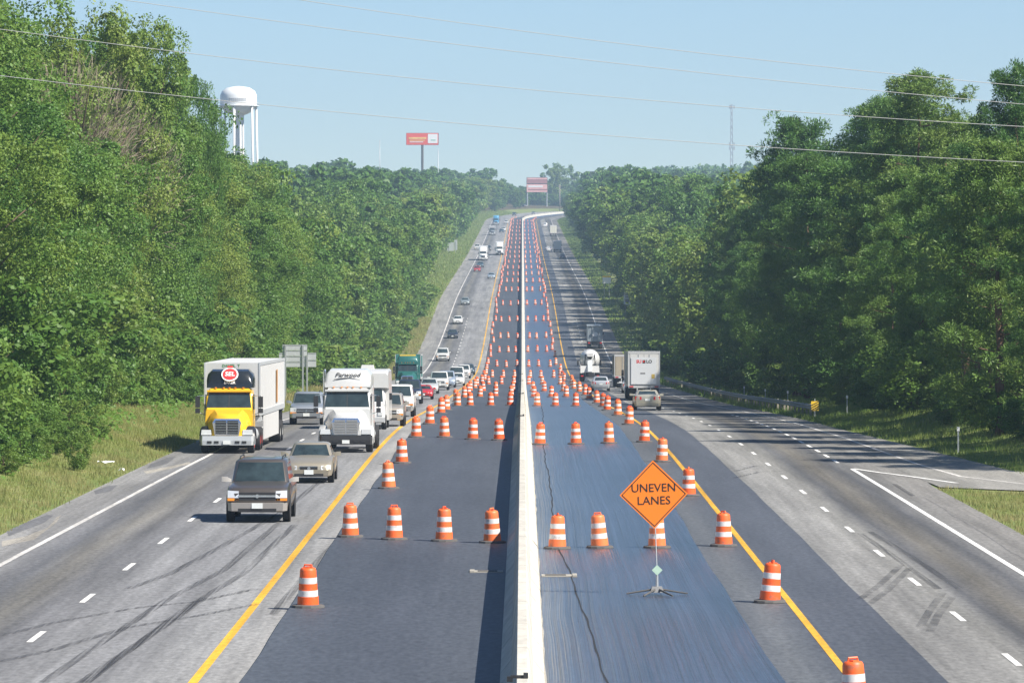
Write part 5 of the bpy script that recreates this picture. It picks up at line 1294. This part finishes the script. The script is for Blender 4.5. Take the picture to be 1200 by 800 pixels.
# power lines crossing the road
L = [[(350, 0), (800, 60), (1165, 98)], [(159, 2), (400, 35.5), (800, 83), (1114, 114), (1200, 123)], [(0, 34.5), (192, 59), (400, 83), (800, 121), (1200, 148.6)], [(0, 89.5), (223, 113), (400, 132), (800, 166.5), (1200, 190)]]
names = ['topmost thin cable crossing high over the highway', 'second highest cable crossing over the highway', 'second lowest cable crossing over the highway', 'lowest cable crossing over the highway']
for k, pts in enumerate(L):
    Yw = 185.0 + 1.2 * k
    P = np.array(pts, float); cf = np.polyfit(X_of(P[:, 0], Yw), Z_of(P[:, 1], Yw), 2)
    xs = np.linspace(-70, 70, 57)
    bb = MB(); bb.tube([(x, Yw, float(np.polyval(cf, x))) for x in xs], 0.0125, 5)
    tag(bb.build('power_line', M['wire'], None), names[k], 'cable', 'power lines over the highway')

# ------------------------------------------------------------------ vegetation
def raw_mesh(name, co, quads_per, material, smooth=False):
    """co: (N, quads_per, 3) array of separate polygons"""
    n, k, _ = co.shape
    me = bpy.data.meshes.new(name)
    me.vertices.add(n * k); me.vertices.foreach_set('co', co.astype(np.float32).ravel())
    me.loops.add(n * k); me.loops.foreach_set('vertex_index', np.arange(n * k, dtype=np.int32))
    me.polygons.add(n); me.polygons.foreach_set('loop_start', np.arange(0, n * k, k, dtype=np.int32))
    me.materials.append(material)
    me.update(calc_edges=True)
    return me

def unit(v): return v / np.maximum(np.linalg.norm(v, axis=-1, keepdims=True), 1e-9)

def leaves(pos, nrm, size, aspect=0.62, rs=rng):
    n = len(pos)
    r = unit(rs.normal(size=(n, 3)))
    u = unit(np.cross(nrm, r)); v = np.cross(nrm, u)
    s = size[:, None]
    # a bent kite: reads as a leaf spray rather than a card
    bend = nrm * (s * rs.uniform(-0.15, 0.35, (n, 1)))
    return np.stack([pos - u * s, pos - v * s * aspect + bend, pos + u * s, pos + v * s * aspect + bend], 1)

def lobes_crown(seed, H, Rmax, nlobe, nleaf, leaf, base=0.18, flat=0.85):
    rs = np.random.default_rng(seed)
    P, N = [], []; limbs = []
    per = nleaf // nlobe
    for k in range(nlobe):
        t = (k + rs.uniform(0.1, 0.9)) / nlobe
        h = base + (0.93 - base) * t
        env = Rmax * (math.sin(math.pi * min(1, 0.16 + 0.84 * (1 - t) ** 0.75)) ** 0.6)
        a = k * 2.4 + rs.uniform(-0.5, 0.5)
        rad = env * rs.uniform(0.35, 0.92)
        lr = Rmax * rs.uniform(0.24, 0.50) * (1.05 - 0.3 * t)
        c = np.array([rad * math.cos(a), rad * math.sin(a), h * H])
        limbs.append(c)
        d = unit(rs.normal(size=(per, 3)) + np.array([0, 0, 0.25]))
        nb = 16
        bumps = unit(rs.normal(size=(nb, 3)) + np.array([0, 0, 0.2])); amp = rs.uniform(0.55, 1.25, nb)
        dots = d @ bumps.T
        best = dots.argmax(1)
        rr = amp[best] * (0.55 + 0.5 * np.clip((dots.max(1) - 0.5) / 0.5, 0, 1)) * rs.uniform(0.72, 1.06, per)
        p = c + d * (lr * rr)[:, None] * np.array([1, 1, flat])
        P.append(p); N.append(unit(d * 0.7 + rs.normal(size=(per, 3)) * 0.55 + np.array([0, 0, 0.3])))
    P = np.concatenate(P); N = np.concatenate(N)
    P[:, 2] = np.maximum(P[:, 2], 0.15)
    sz = leaf * rs.uniform(0.6, 1.35, len(P))
    return leaves(P, N, sz, 0.6, rs), limbs

def trunk_mesh(name, H, r0, limbs, material, top=0.8, seed=0):
    rs = random.Random(seed)
    bb = MB()
    path = [(rs.uniform(-.03, .03) * H * k / 6, rs.uniform(-.03, .03) * H * k / 6, H * top * k / 6.0 - (0.4 if k == 0 else 0)) for k in range(7)]
    bb.tube(path, [r0 * (1.25 if k == 0 else 1 - 0.8 * k / 6) for k in range(7)], 7)
    for c in limbs:
        z0 = max(0.12 * H, min(c[2] * 0.72, H * top * 0.92))
        i = z0 / (H * top) * 6
        k = int(i); p = Vector(path[k]).lerp(Vector(path[min(k + 1, 6)]), i - k)
        e = Vector(c); m_ = p.lerp(e, 0.5) + Vector((0, 0, -0.05 * H * 0.3))
        bb.tube([p, m_, e], [r0 * 0.32, r0 * 0.2, r0 * 0.06], 5)
    return bb.mesh(name, material, smooth=True)

T = {}
def reg(kind, lod, H, crown, trunk): T.setdefault((kind, lod), []).append((H, crown, trunk))
for i in range(4):
    H = [17, 18, 19, 16][i]
    c, lb = lobes_crown(100 + i, H, [4.6, 4.2, 5.2, 5.0][i], 40, 46000, 0.09, [0.10, 0.14, 0.16, 0.08][i])
    reg('broad', 0, H, raw_mesh('crown_broad', c, 4, M['leaf']), trunk_mesh('trunk_broad', H, 0.26, lb[::4], M['bark'], seed=i))
for i in range(3):
    H = 18
    c, lb = lobes_crown(200 + i, H, [4.6, 5.2, 5.0][i], 30, 10500, 0.21, 0.12)
    reg('broad', 1, H, raw_mesh('crown_broad_mid', c, 4, M['leaf']), trunk_mesh('trunk_broad_mid', H, 0.28, lb[::4], M['bark'], seed=i))
for i in range(3):
    H = 18
    c, lb = lobes_crown(300 + i, H, [4.8, 5.4, 5.0][i], 22, 4200, 0.36, 0.10)
    reg('broad', 2, H, raw_mesh('crown_broad_far', c, 4, M['leaf']), trunk_mesh('trunk_broad_far', H, 0.28, lb[::5], M['bark'], seed=i))
MASS = [lobes_crown(340 + i, 18, 5.2, 16, 1700, 0.55, 0.3)[0] for i in range(3)]

def pine_crown(seed, H, Rmax, base, nbough, ntuft, per, tr, nl, nw):
    """boughs carrying rounded tufts of needles"""
    rs = np.random.default_rng(seed)
    Cc, Rr = [], []; limbs = []
    for k in range(nbough):
        t = (k + rs.uniform(0, 1)) / nbough
        h = base + (0.97 - base) * t
        env = Rmax * (0.16 + 0.84 * min(1.0, 1.9 * (1 - t)) ** 0.75) * (1.0 if t > 0.12 else 0.7) * rs.uniform(0.45, 1.15)
        a = k * 2.4 + rs.uniform(-0.6, 0.6)
        rise = rs.uniform(0.1, 0.4)
        if k % 3 == 0: limbs.append(np.array([env * 0.85 * math.cos(a), env * 0.85 * math.sin(a), h * H + env * rise * 0.8]))
        for q in range(ntuft):
            f = rs.uniform(0.5, 1.0) ** 0.55
            c = np.array([env * f * math.cos(a), env * f * math.sin(a), h * H + env * f * rise]) + rs.normal(size=3) * np.array([0.45, 0.45, 0.20]) * (0.6 + 0.5 * f)
            Cc.append(c); Rr.append(tr * rs.uniform(0.7, 1.25))
    Cc = np.repeat(np.array(Cc), per, 0); Rr = np.repeat(np.array(Rr), per)[:, None]
    n = len(Cc)
    d = unit(rs.normal(size=(n, 3)) + np.array([0, 0, 0.35]))
    P = Cc + d * Rr * rs.uniform(0.45, 1.0, (n, 1))
    D_ = unit(d + rs.normal(size=(n, 3)) * 0.45)
    s = nl * rs.uniform(0.7, 1.3, (n, 1))
    u = unit(np.cross(D_, unit(rs.normal(size=(n, 3)))))
    k_ = np.clip((P[:, 2] / H - 0.8) / 0.25, 0, 1)
    P[:, 2] -= k_ ** 2 * 0.05 * H * (1 - np.exp(-np.hypot(P[:, 0], P[:, 1]) / 1.2))
    return np.stack([P - D_ * s * 0.5, P + u * nw, P + D_ * s * 0.5, P - u * nw], 1), limbs
def pine_trunk(name, H, r0, limbs, seed):
    rs = random.Random(seed); bb = MB()
    path = [(rs.uniform(-.012, .012) * H * k / 6, rs.uniform(-.012, .012) * H * k / 6, H * 0.98 * k / 6.0 - (0.4 if k == 0 else 0)) for k in range(7)]
    bb.tube(path, [r0 * (1.2 if k == 0 else 1 - 0.85 * k / 6) for k in range(7)], 7)
    for c in limbs:
        rad = math.hypot(c[0], c[1]); i = min(max((c[2] - 0.3 * rad) / (H * 0.98) * 6, 0), 5.9); k = int(i)
        p = Vector(path[k]).lerp(Vector(path[k + 1]), i - k)
        bb.tube([p, p.lerp(Vector(c), 0.5) + Vector((0, 0, -0.05 * rad)), Vector(c)], [r0 * 0.2, r0 * 0.14, r0 * 0.05], 4)
    return bb.mesh(name, M['pine_bark'], smooth=True)
for i in range(4):
    H = [19, 18, 20, 14][i]
    c, lb = pine_crown(400 + i, H, [4.0, 3.6, 4.4, 3.0][i], [0.30, 0.24, 0.36, 0.06][i], 50, 10, 105, 0.48, 0.22, 0.026)
    reg('pine', 0, H, raw_mesh('crown_pine', c, 4, M['needle']), pine_trunk('trunk_pine', H, 0.22, lb, i))
for i in range(3):
    H = [19, 18, 15][i]
    c, lb = pine_crown(450 + i, H, [4.0, 3.8, 3.4][i], [0.28, 0.22, 0.1][i], 50, 6, 46, 0.6, 0.38, 0.07)
    reg('pine', 1, H, raw_mesh('crown_pine_mid', c, 4, M['needle']), pine_trunk('trunk_pine_mid', H, 0.24, lb[::2], i))
for i in range(3):
    c, lb = lobes_crown(500 + i, 3.2, 2.0, 16, 6500, 0.075, 0.05, 0.75)
    reg('shrub', 0, 3.2, raw_mesh('shrub_leaves', c, 4, M['vine']), trunk_mesh('shrub_stem', 3.2, 0.05, lb[::2], M['bark'], 0.6, seed=i))
for i in range(2):
    c, lb = lobes_crown(520 + i, 3.2, 2.2, 10, 1600, 0.16, 0.05, 0.75)
    reg('shrub', 1, 3.2, raw_mesh('shrub_leaves_far', c, 4, M['vine']), trunk_mesh('shrub_stem_far', 3.2, 0.05, lb[::3], M['bark'], 0.6, seed=i))

counts = {}
def plant(kind, lod, X, Y, h, wide=1.0, label=None, group=None, name=None, rz=None, sink=0.0):
    opts = T[(kind, lod)]
    H, cm, tm_ = opts[int(rng.integers(len(opts)))]
    s = h / H
    z = float(zt(X, Y)) - sink
    r = empty(name or {'broad': 'broadleaf_tree', 'pine': 'pine_tree', 'shrub': 'shrub'}[kind], (X, Y, z), rng.uniform(0, 6.283) if rz is None else rz)
    r.scale = (s * wide, s * wide, s)
    link('foliage' if kind == 'shrub' else 'crown', cm, r)
    link('stem' if kind == 'shrub' else 'trunk', tm_, r)
    tag(r, label, 'shrub' if kind == 'shrub' else 'tree', group)
    counts[kind] = counts.get(kind, 0) + 1
    return r

# skyline of the photograph (pixel column -> pixel row of the tree tops): it sets how tall the woods are
skyL = ([-400, 0, 60, 110, 150, 175, 200, 225, 240, 262, 290, 315, 330, 370, 400, 430, 460, 500, 540, 575, 590, 600], [-90, -70, -55, -30, 8, 30, 62, 98, 126, 146, 150, 177, 192, 180, 186, 192, 196, 194, 192, 195, 212, 214])
skyR = ([660, 690, 700, 740, 800, 855, 866, 880, 905, 935, 960, 985, 1005, 1035, 1075, 1100, 1125, 1150, 1170, 1200, 1500], [222, 212, 198, 189, 194, 196, 190, 168, 152, 134, 150, 140, 112, 100, 82, 92, 130, 118, 125, 110, 60])
def height_for(X, Y, side, lo, hi, jit, slack):
    px = CX + X * F / Y
    sk = np.interp(px, *(skyL if side < 0 else skyR)) + slack
    return float(np.clip(Z_of(sk, Y) - float(zt(X, Y)), lo, hi)) * rng.uniform(1 - jit, 1.0)

gLN = ('leafy broadleaf tree in the wood on the bank beside the oncoming lanes', 'trees on the near bank')
gLM = ('broadleaf tree in the hazier wood behind the signs\' backs beside oncoming lanes', 'trees of the middle wood')
gLF = ('broadleaf tree in the distant wood along the oncoming far slope', 'trees along the oncoming far slope')
gRN = ('pine tree in the tall shaded wood behind the guard rail and ramp', 'pines behind the guard rail')
gRB = ('broadleaf tree among the pines behind the guard rail', 'broadleaf trees behind the guard rail')
gRM = ('broadleaf tree in the hazier wood beyond the pines, beside departing lanes', 'trees beyond the pines')
gRF = ('broadleaf tree in the distant wood along the departing far slope', 'trees along the departing far slope')
gFF = ('tree on the far ridge beyond the bend', 'trees on the far ridge')

mass = {-1: [], 1: []}
def mass_tree(side, X, Y, h, wide, sink=0.0):
    c = MASS[int(rng.integers(3))]; a = rng.uniform(0, 6.283); k = h / 18.0
    ca, sa = math.cos(a), math.sin(a)
    P = c.copy(); x, y = P[..., 0].copy(), P[..., 1].copy()
    P[..., 0] = (x * ca - y * sa) * k * wide + X; P[..., 1] = (x * sa + y * ca) * k * wide + Y
    P[..., 2] = P[..., 2] * k + float(zt(X, Y)) - sink
    mass[side].append(P)
def fr(row, lab):
    return lab[0].replace(' tree in ', ' tree at the front of ' if row == 0 else ' tree deeper in ', 1), lab[1] + (', front' if row == 0 else ', behind')
def wd_(h): return (18 / max(h, 12)) ** 0.4
for row, (o0, o1, y0, y1, st) in enumerate(((-22.5, -25.5, 205, 470, 10.5), (-27.5, -32, 200, 480, 12.5), (-35, -42, 230, 520, 16), (-46, -56, 330, 600, 26))):
    y = y0
    while y < y1:
        X = rng.uniform(o1, o0); Y = y + rng.uniform(-3, 3)
        h = height_for(X, Y, -1, 10, 25, 0.22 if row < 2 else 0.1, 0)
        if row == 0: h *= rng.uniform(0.55, 0.85)
        plant('broad', 0 if (Y < 480 and row < 3) else 1, X, Y, h, rng.uniform(0.95, 1.2) * wd_(h), *fr(row, gLN))
        y += st
for row, (o0, o1, st) in enumerate(((-22.5, -26, 17), (-29, -37, 20), (-42, -62, 28))):
    y = 480 + 5 * row
    while y < 1020:
        X = rng.uniform(o1, o0) - (2 if y < 650 else 0); Y = y + rng.uniform(-5, 5)
        h = height_for(X, Y, -1, 11, 25, 0.2, 0) * (0.8 if row == 0 else 1)
        w = rng.uniform(1.0, 1.25) * wd_(h)
        if row < 2: plant('broad', 1, X, Y, h, w, *fr(row, gLM))
        else: mass_tree(-1, X, Y, h, w)
        y += st
for row, (o0, o1, st) in enumerate(((0, -6, 33), (-12, -24, 30), (-38, -75, 40))):
    y = 1020 + 8 * row
    while y < 2620:
        X = rng.uniform(o1, o0) + float(xc(y)) + np.interp(y, [1020, 1250, 1500, 1750, 2200, 2620], [-23, -25, -26, -23.5, -22.5, -27]); Y = y + rng.uniform(-8, 8)
        h = height_for(X, Y, -1, 12, 27, 0.2, 0) * (0.8 if row == 0 else 1)
        w = rng.uniform(1.1, 1.45) * wd_(h)
        if row < 1: plant('broad', 2, X, Y, h, w, *gLF)
        else: mass_tree(-1, X, Y, h, w)
        y += st
for row, (o0, o1, y0, y1, st) in enumerate(((21.0, 23.5, 196, 500, 11), (25.5, 31, 188, 510, 10), (34, 42, 190, 520, 12), (46, 56, 300, 560, 20))):
    y = y0
    while y < y1:
        X = rng.uniform(o0, o1); Y = y + rng.uniform(-3, 3)
        if Y < 204: X += 2.5
        h = height_for(X, Y, 1, 10, 23, 0.25 if row < 2 else 0.08, 0)
        if row == 0: h *= rng.uniform(0.6, 0.95) if Y > 260 else rng.uniform(0.85, 1.0)
        if rng.random() < (0.25 if row == 0 else 0.12): plant('broad', 0, X, Y, h * 0.85, 1.0, *gRB)
        else: plant('pine', 0 if row < 3 else 1, X, Y, h, rng.uniform(1.05, 1.35), *fr(row, gRN))
        y += st * (0.75 if Y < 300 else 1)
plant('pine', 0, X_of(1192, 235), 235, Z_of(70, 235) - float(zt(24, 235)), 0.8, 'tall lone-topped pine standing above its neighbours by the on-ramp', None)
plant('pine', 0, X_of(1075, 292), 292, Z_of(78, 292) - float(zt(24, 292)), 1.25, 'broad tall pine whose crown tops the wood behind the ramp', None)
plant('pine', 0, X_of(935, 395), 395, Z_of(132, 395) - float(zt(24, 395)), 1.0, 'pine with an open rounded top at the wood\'s far shoulder', None)
for row, (o0, o1, st) in enumerate(((22.5, 25.5, 14), (28, 36, 21), (42, 58, 26), (70, 110, 40))):
    y = 510 + 5 * row
    while y < 1050:
        X = rng.uniform(o0, o1); Y = y + rng.uniform(-5, 5)
        h = height_for(X, Y, 1, 11, 26, 0.2, 0) * (0.8 if row == 0 else 1)
        w = rng.uniform(1.0, 1.25) * wd_(h)
        if row > 1: mass_tree(1, X, Y, h, w)
        elif rng.random() < 0.2: plant('pine', 1, X, Y, h, 1.2, gRN[0].replace('behind the guard rail and ramp', 'past the guard rail\'s far end'), 'pines past the guard rail')
        else: plant('broad', 1, X, Y, h, w, *fr(row, gRM))
        y += st
for row, (o0, o1, st) in enumerate(((21.5, 26, 34), (29, 42, 32), (56, 120, 36))):
    y = 1050 + 8 * row
    while y < 2450:
        X = rng.uniform(o0, o1) + float(xc(y)); Y = y + rng.uniform(-8, 8)
        h = height_for(X, Y, 1, 12, 27, 0.2, 0) * (0.85 if row == 0 else 1)
        w = rng.uniform(1.1, 1.45) * wd_(h)
        if row < 1: plant('broad', 2, X, Y, h, w, *gRF)
        else: mass_tree(1, X, Y, h, w)
        y += st
# beyond the bend
for px, py, D in ((646, 190, 2820), (651, 196, 2800), (655, 205, 2840), (666, 192, 2850), (672, 200, 2780), (678, 210, 2700), (685, 208, 2650), (590, 212, 2700)):
    X = X_of(px, D); z = float(zt(X, D)); h = min(max(Z_of(py, D) - z, 9), 30)
    plant('broad', 2, X, D, h, 0.9 if h > 20 else 1.2, *gFF)
for k in range(34):
    px = rng.uniform(585, 690); D = rng.uniform(2860, 3050); X = X_of(px, D); h = Z_of(np.interp(px, [585, 600, 640, 690], [212, 216, 219, 208]) + rng.uniform(-2, 6), D) - float(zt(X, D))
    mass_tree(-1, X, D, max(h, 8), 1.3)
for k in range(46):
    px = rng.uniform(588, 672); D = rng.uniform(2760, 2860); X = X_of(px, D)
    mass_tree(-1, X, D, rng.uniform(8, 13), 1.6, 3.5)
for sd, lb in ((-1, 'massed crowns of the wood behind the oncoming side trees'), (1, 'massed crowns of the wood behind the departing side trees')):
    tag(link('wood_mass', raw_mesh('wood_mass', np.concatenate(mass[sd]), 4, M['leaf'])), lb, kind='stuff')
# a mostly bare, twiggy tree at the top of the near bank
rs = np.random.default_rng(5)
n = 3000
d = unit(rs.normal(size=(n, 3)) * np.array([1, 1, 0.8]) + np.array([0, 0, 0.9]))
P = np.array([0, 0, 10.0]) + d * rs.uniform(1.0, 5.5, (n, 1)) * np.array([0.75, 0.75, 1.0])
D_ = unit(d + rs.normal(size=(n, 3)) * 0.35 + np.array([0, 0, 0.4]))
u = unit(np.cross(D_, unit(rs.normal(size=(n, 3)))))
s = rs.uniform(0.3, 0.75, (n, 1))
tw = raw_mesh('bare_twigs', np.stack([P - D_ * s, P + u * 0.012, P + D_ * s, P - u * 0.012], 1), 4, M['twig'])
lbm = [np.array([3 * math.cos(a), 3 * math.sin(a), 10 + 4 * (k % 3) / 2]) for k, a in enumerate(np.linspace(0, 6, 14))]
tt_ = trunk_mesh('bare_trunk', 16, 0.22, lbm, M['bark'], 0.9)
for X, Y, h, lb in ((X_of(85, 262), 262, 18.2, 'bare brown twiggy tree among green crowns high on the near bank'), (X_of(140, 285), 285, 16.8, 'smaller bare twiggy tree beside the larger bare one')):
    r = tag(empty('bare_tree', (X, Y, float(zt(X, Y)))), lb, 'tree'); sc_ = h / 15.5; r.scale = (sc_,) * 3
    link('twigs', tw, r); link('trunk', tt_, r)

for px, Yk, py, wd in ((236, 338, 74, 0.32), (196, 318, 58, 0.45), (160, 300, 8, 0.7), (120, 282, -8, 0.8)):
    Xk = X_of(px, Yk)
    plant('broad', 0, Xk, Yk, Z_of(py, Yk) - float(zt(Xk, Yk)), wd, 'slender broadleaf tree whose top rises above the near wood\'s skyline', 'slender treetops on the near wood\'s skyline')
# shrubs along the foot of the woods
gS1 = ('vine covered shrub at the foot of the wood above the verge grass', 'shrubs along the near bank')
gS2 = ('dark shrub under the pines behind the guard rail', 'shrubs under the pines')
gS3 = ('small shrub at the wood\'s edge further along the oncoming lanes', 'shrubs along the middle bank')
for (o0, o1, st, y0, h0, h1) in ((-18.6, -20.2, 3.0, 160, 0.7, 1.7), (-20.2, -21.6, 4.0, 168, 1.2, 2.6), (-19.8, -21.0, 7, 165, 1.0, 2.4), (-21.0, -23, 6, 180, 2.2, 4.5), (-23, -26, 7, 195, 3.5, 6.5), (-26, -31, 9, 215, 4, 8)):
    y = y0
    while y < 460:
        X = rng.uniform(o1, o0); Y = y + rng.uniform(-3, 3)
        if o0 > -20 and (Y > 218 or rng.random() < 0.3): y += st; continue
        if -20 >= o0 > -21 and rng.random() < 0.35: y += st; continue
        hs = rng.uniform(h0, h1)
        lb_, gp_ = (('low leafy shrub at the edge of the verge grass', 'low shrubs on the near bank') if h1 < 2 else ('head-high leafy shrub on the bank above the verge grass', 'middling shrubs on the near bank') if h1 < 5 else ('tall vine-draped shrub mound against the near wood\'s trees', 'tall shrub mounds on the near bank'))
        plant('shrub', 0, X, Y, hs, rng.uniform(1.0, 1.5), lb_, gp_)
        y += st
plant('shrub', 0, X_of(92, 186), 186, 1.5, 0.75, 'single dark green bush standing forward in the verge grass', None)
y = 470
while y < 1000:
    plant('shrub', 1, rng.uniform(-22.5, -19.8), y, rng.uniform(2, 5), rng.uniform(1.0, 1.6), gS3[0], gS3[1]); y += 11
y = 212
while y < 560:
    plant('shrub', 0 if y < 320 else 1, rng.uniform(20.5, 24), y, rng.uniform(1.5, 4.0), rng.uniform(1.0, 1.5), gS2[0], gS2[1]); y += 8

y = 470
while y < 1040:
    plant('shrub', 1, rng.uniform(20.5, 24.5), y, rng.uniform(1.8, 4.2), rng.uniform(1.1, 1.7), 'shrub closing the foot of the wood past the guard rail\'s far end', 'shrubs past the guard rail'); y += 10
# grass: blades too many to count
def blades(name, label, n, sample, hlo, hhi, wd, material=None):
    X, Y = sample(n)
    z = zt(X, Y)
    n = len(X)
    h = rng.uniform(hlo, hhi, n) * (0.7 + 0.6 * np.sin(X * 1.7 + Y * 0.31) ** 2)
    a = rng.uniform(0, 6.283, n); lean = rng.normal(0, 0.28, (n, 2)) * h[:, None]
    wx, wy = np.cos(a) * wd, np.sin(a) * wd
    b0 = np.stack([X - wx, Y - wy, z - 0.03], -1); b1 = np.stack([X + wx, Y + wy, z - 0.03], -1)
    tp = np.stack([X + lean[:, 0], Y + lean[:, 1], z + h], -1)
    o = link(name, raw_mesh(name, np.stack([b0, b1, tp], 1), 3, material or M['grass']))
    return tag(o, label, kind='stuff')
def samp_left(y0, y1, w):
    def f(n):
        Y = rng.uniform(y0, y1, n); d = np.abs(rng.uniform(0, 1, n)) ** 0.9 * w
        return edge_left(Y) - 0.05 - d + rng.normal(0, 0.08, n) + 0.22 * np.clip(np.sin(Y * 0.8) * np.sin(Y * 0.37 + 1) - 0.2, 0, 1) + xc(Y), Y
    return f
def samp_right(y0, y1, w):
    def f(n):
        Y = rng.uniform(y0, y1, n); d = rng.uniform(0, 1, n) * w
        return edge_right(Y) + 0.25 + d + rng.normal(0, 0.08, n) + xc(Y), Y
    return f
blades('verge_grass', 'tall grass and weeds on the verge beside the oncoming lanes', 150000, samp_left(115, 340, 9), 0.06, 0.27, 0.014)
blades('verge_grass', 'grass along the oncoming lanes\' shoulder further off', 45000, samp_left(340, 900, 7), 0.2, 0.5, 0.05)
blades('verge_grass', 'grass on the far slope beside the oncoming lanes', 30000, samp_left(900, 2500, 13), 0.3, 0.6, 0.14)
blades('verge_grass', 'grass outside the ramp and behind the guard rail', 70000, samp_right(184, 420, 6), 0.07, 0.3, 0.016)
blades('verge_grass', 'grass on the departing far slope', 22000, samp_right(420, 2500, 5), 0.25, 0.5, 0.10)
def samp_island(n):
    X = rng.uniform(14.9, 26, n * 2); Y = rng.uniform(110, 176, n * 2)
    top = np.interp(X, [14.95, 17.8, 25, 45], [175, 171.3, 167.2, 164.8])
    k = (Y < top - 0.3 + rng.normal(0, 0.15, len(X))) & (X > 15.02 + rng.normal(0, 0.05, len(X)) + 0.06 * np.sin(Y * 0.9))
    return X[k][:n], Y[k][:n]
blades('island_grass', 'bright grass on the island between carriageway and ramp', 60000, samp_island, 0.05, 0.2, 0.014)
# broad-leaved weeds creeping down the near bank
Y = rng.uniform(150, 420, 26000); d = rng.uniform(3.0, 11, 26000); X = edge_left(Y) - d
k = np.sin(X * 0.9 + 1.3) * np.sin(Y * 0.17) + rng.normal(0, 0.35, len(X)) > -0.1 - (d - 5) * 0.2
X, Y = X[k], Y[k]
P = np.stack([X, Y, zt(X, Y) + rng.uniform(0.05, 0.6, len(X))], -1)
w_ = leaves(P, unit(rng.normal(size=P.shape) * 0.5 + np.array([0.2, -0.2, 0.9])), rng.uniform(0.07, 0.17, len(P)))
tag(link('ground_weeds', raw_mesh('ground_weeds', w_, 4, M['vine'])), 'creeping broad-leaved weeds covering the near bank', kind='stuff')
# far wooded ridge on the departing side
def wood_mass(name, label, n, xs, ys, top_px, leaf):
    px = rng.uniform(*xs, n); Y = rng.uniform(*ys, n); X = X_of(px, Y)
    zt_ = Z_of(np.interp(px, *top_px) + 7 * np.abs(np.sin(px * 0.35 + 1.1 * np.sin(px * 0.11))) * rng.uniform(0.2, 1, n), Y)
    zb = zt(X, Y)
    P = np.stack([X, Y, zb + (zt_ - zb) * rng.uniform(0, 1, n) ** 0.5], -1)
    return P
ys_ = (2600, 3300)
P = []
for k in range(170):
    px = rng.uniform(690, 960); Yk = rng.uniform(*ys_); X = X_of(px, Yk)
    top = Z_of(np.interp(px, [690, 760, 800, 860, 960], [205, 193, 191, 189, 188]) + rng.uniform(0, 5), Yk)
    zb = float(zt(X, Yk))
    n = 170
    d = unit(rng.normal(size=(n, 3)) + np.array([0, -0.3, 0.3]))
    zc = rng.uniform(zb + 4, top - 6, n)
    P.append(np.stack([np.full(n, X), np.full(n, Yk), zc], -1) + d * np.array([8, 8, 6]) * rng.uniform(0.7, 1, (n, 1)))
P = np.concatenate(P)
w_ = leaves(P, unit(rng.normal(size=P.shape) + np.array([0, -0.5, 0.5])), rng.uniform(0.9, 1.8, len(P)))
tag(link('far_wood', raw_mesh('far_wood', w_, 4, M['leaf'])), 'hazy far-off wooded ridge behind the departing side woods', kind='stuff')

# ------------------------------------------------------------------ haze
bb = MB(); bb.box(-900, 900, -90, 3750, -9, 150)
hm, n, l, b = new_mat('summer_haze')
n.remove(b)
pv = n.new('ShaderNodeVolumePrincipled')
pv.inputs['Color'].default_value = (0.56, 0.76, 1.0, 1)
pv.inputs['Density'].default_value = 0.00016
pv.inputs['Anisotropy'].default_value = 0.2
l.new(pv.outputs[0], n['Material Output'].inputs['Volume'])
hz_ = bb.build('haze', hm)
tag(hz_, 'thin bluish summer haze filling the valley', kind='stuff')
print('drums', n_drum[0], 'plants', counts)
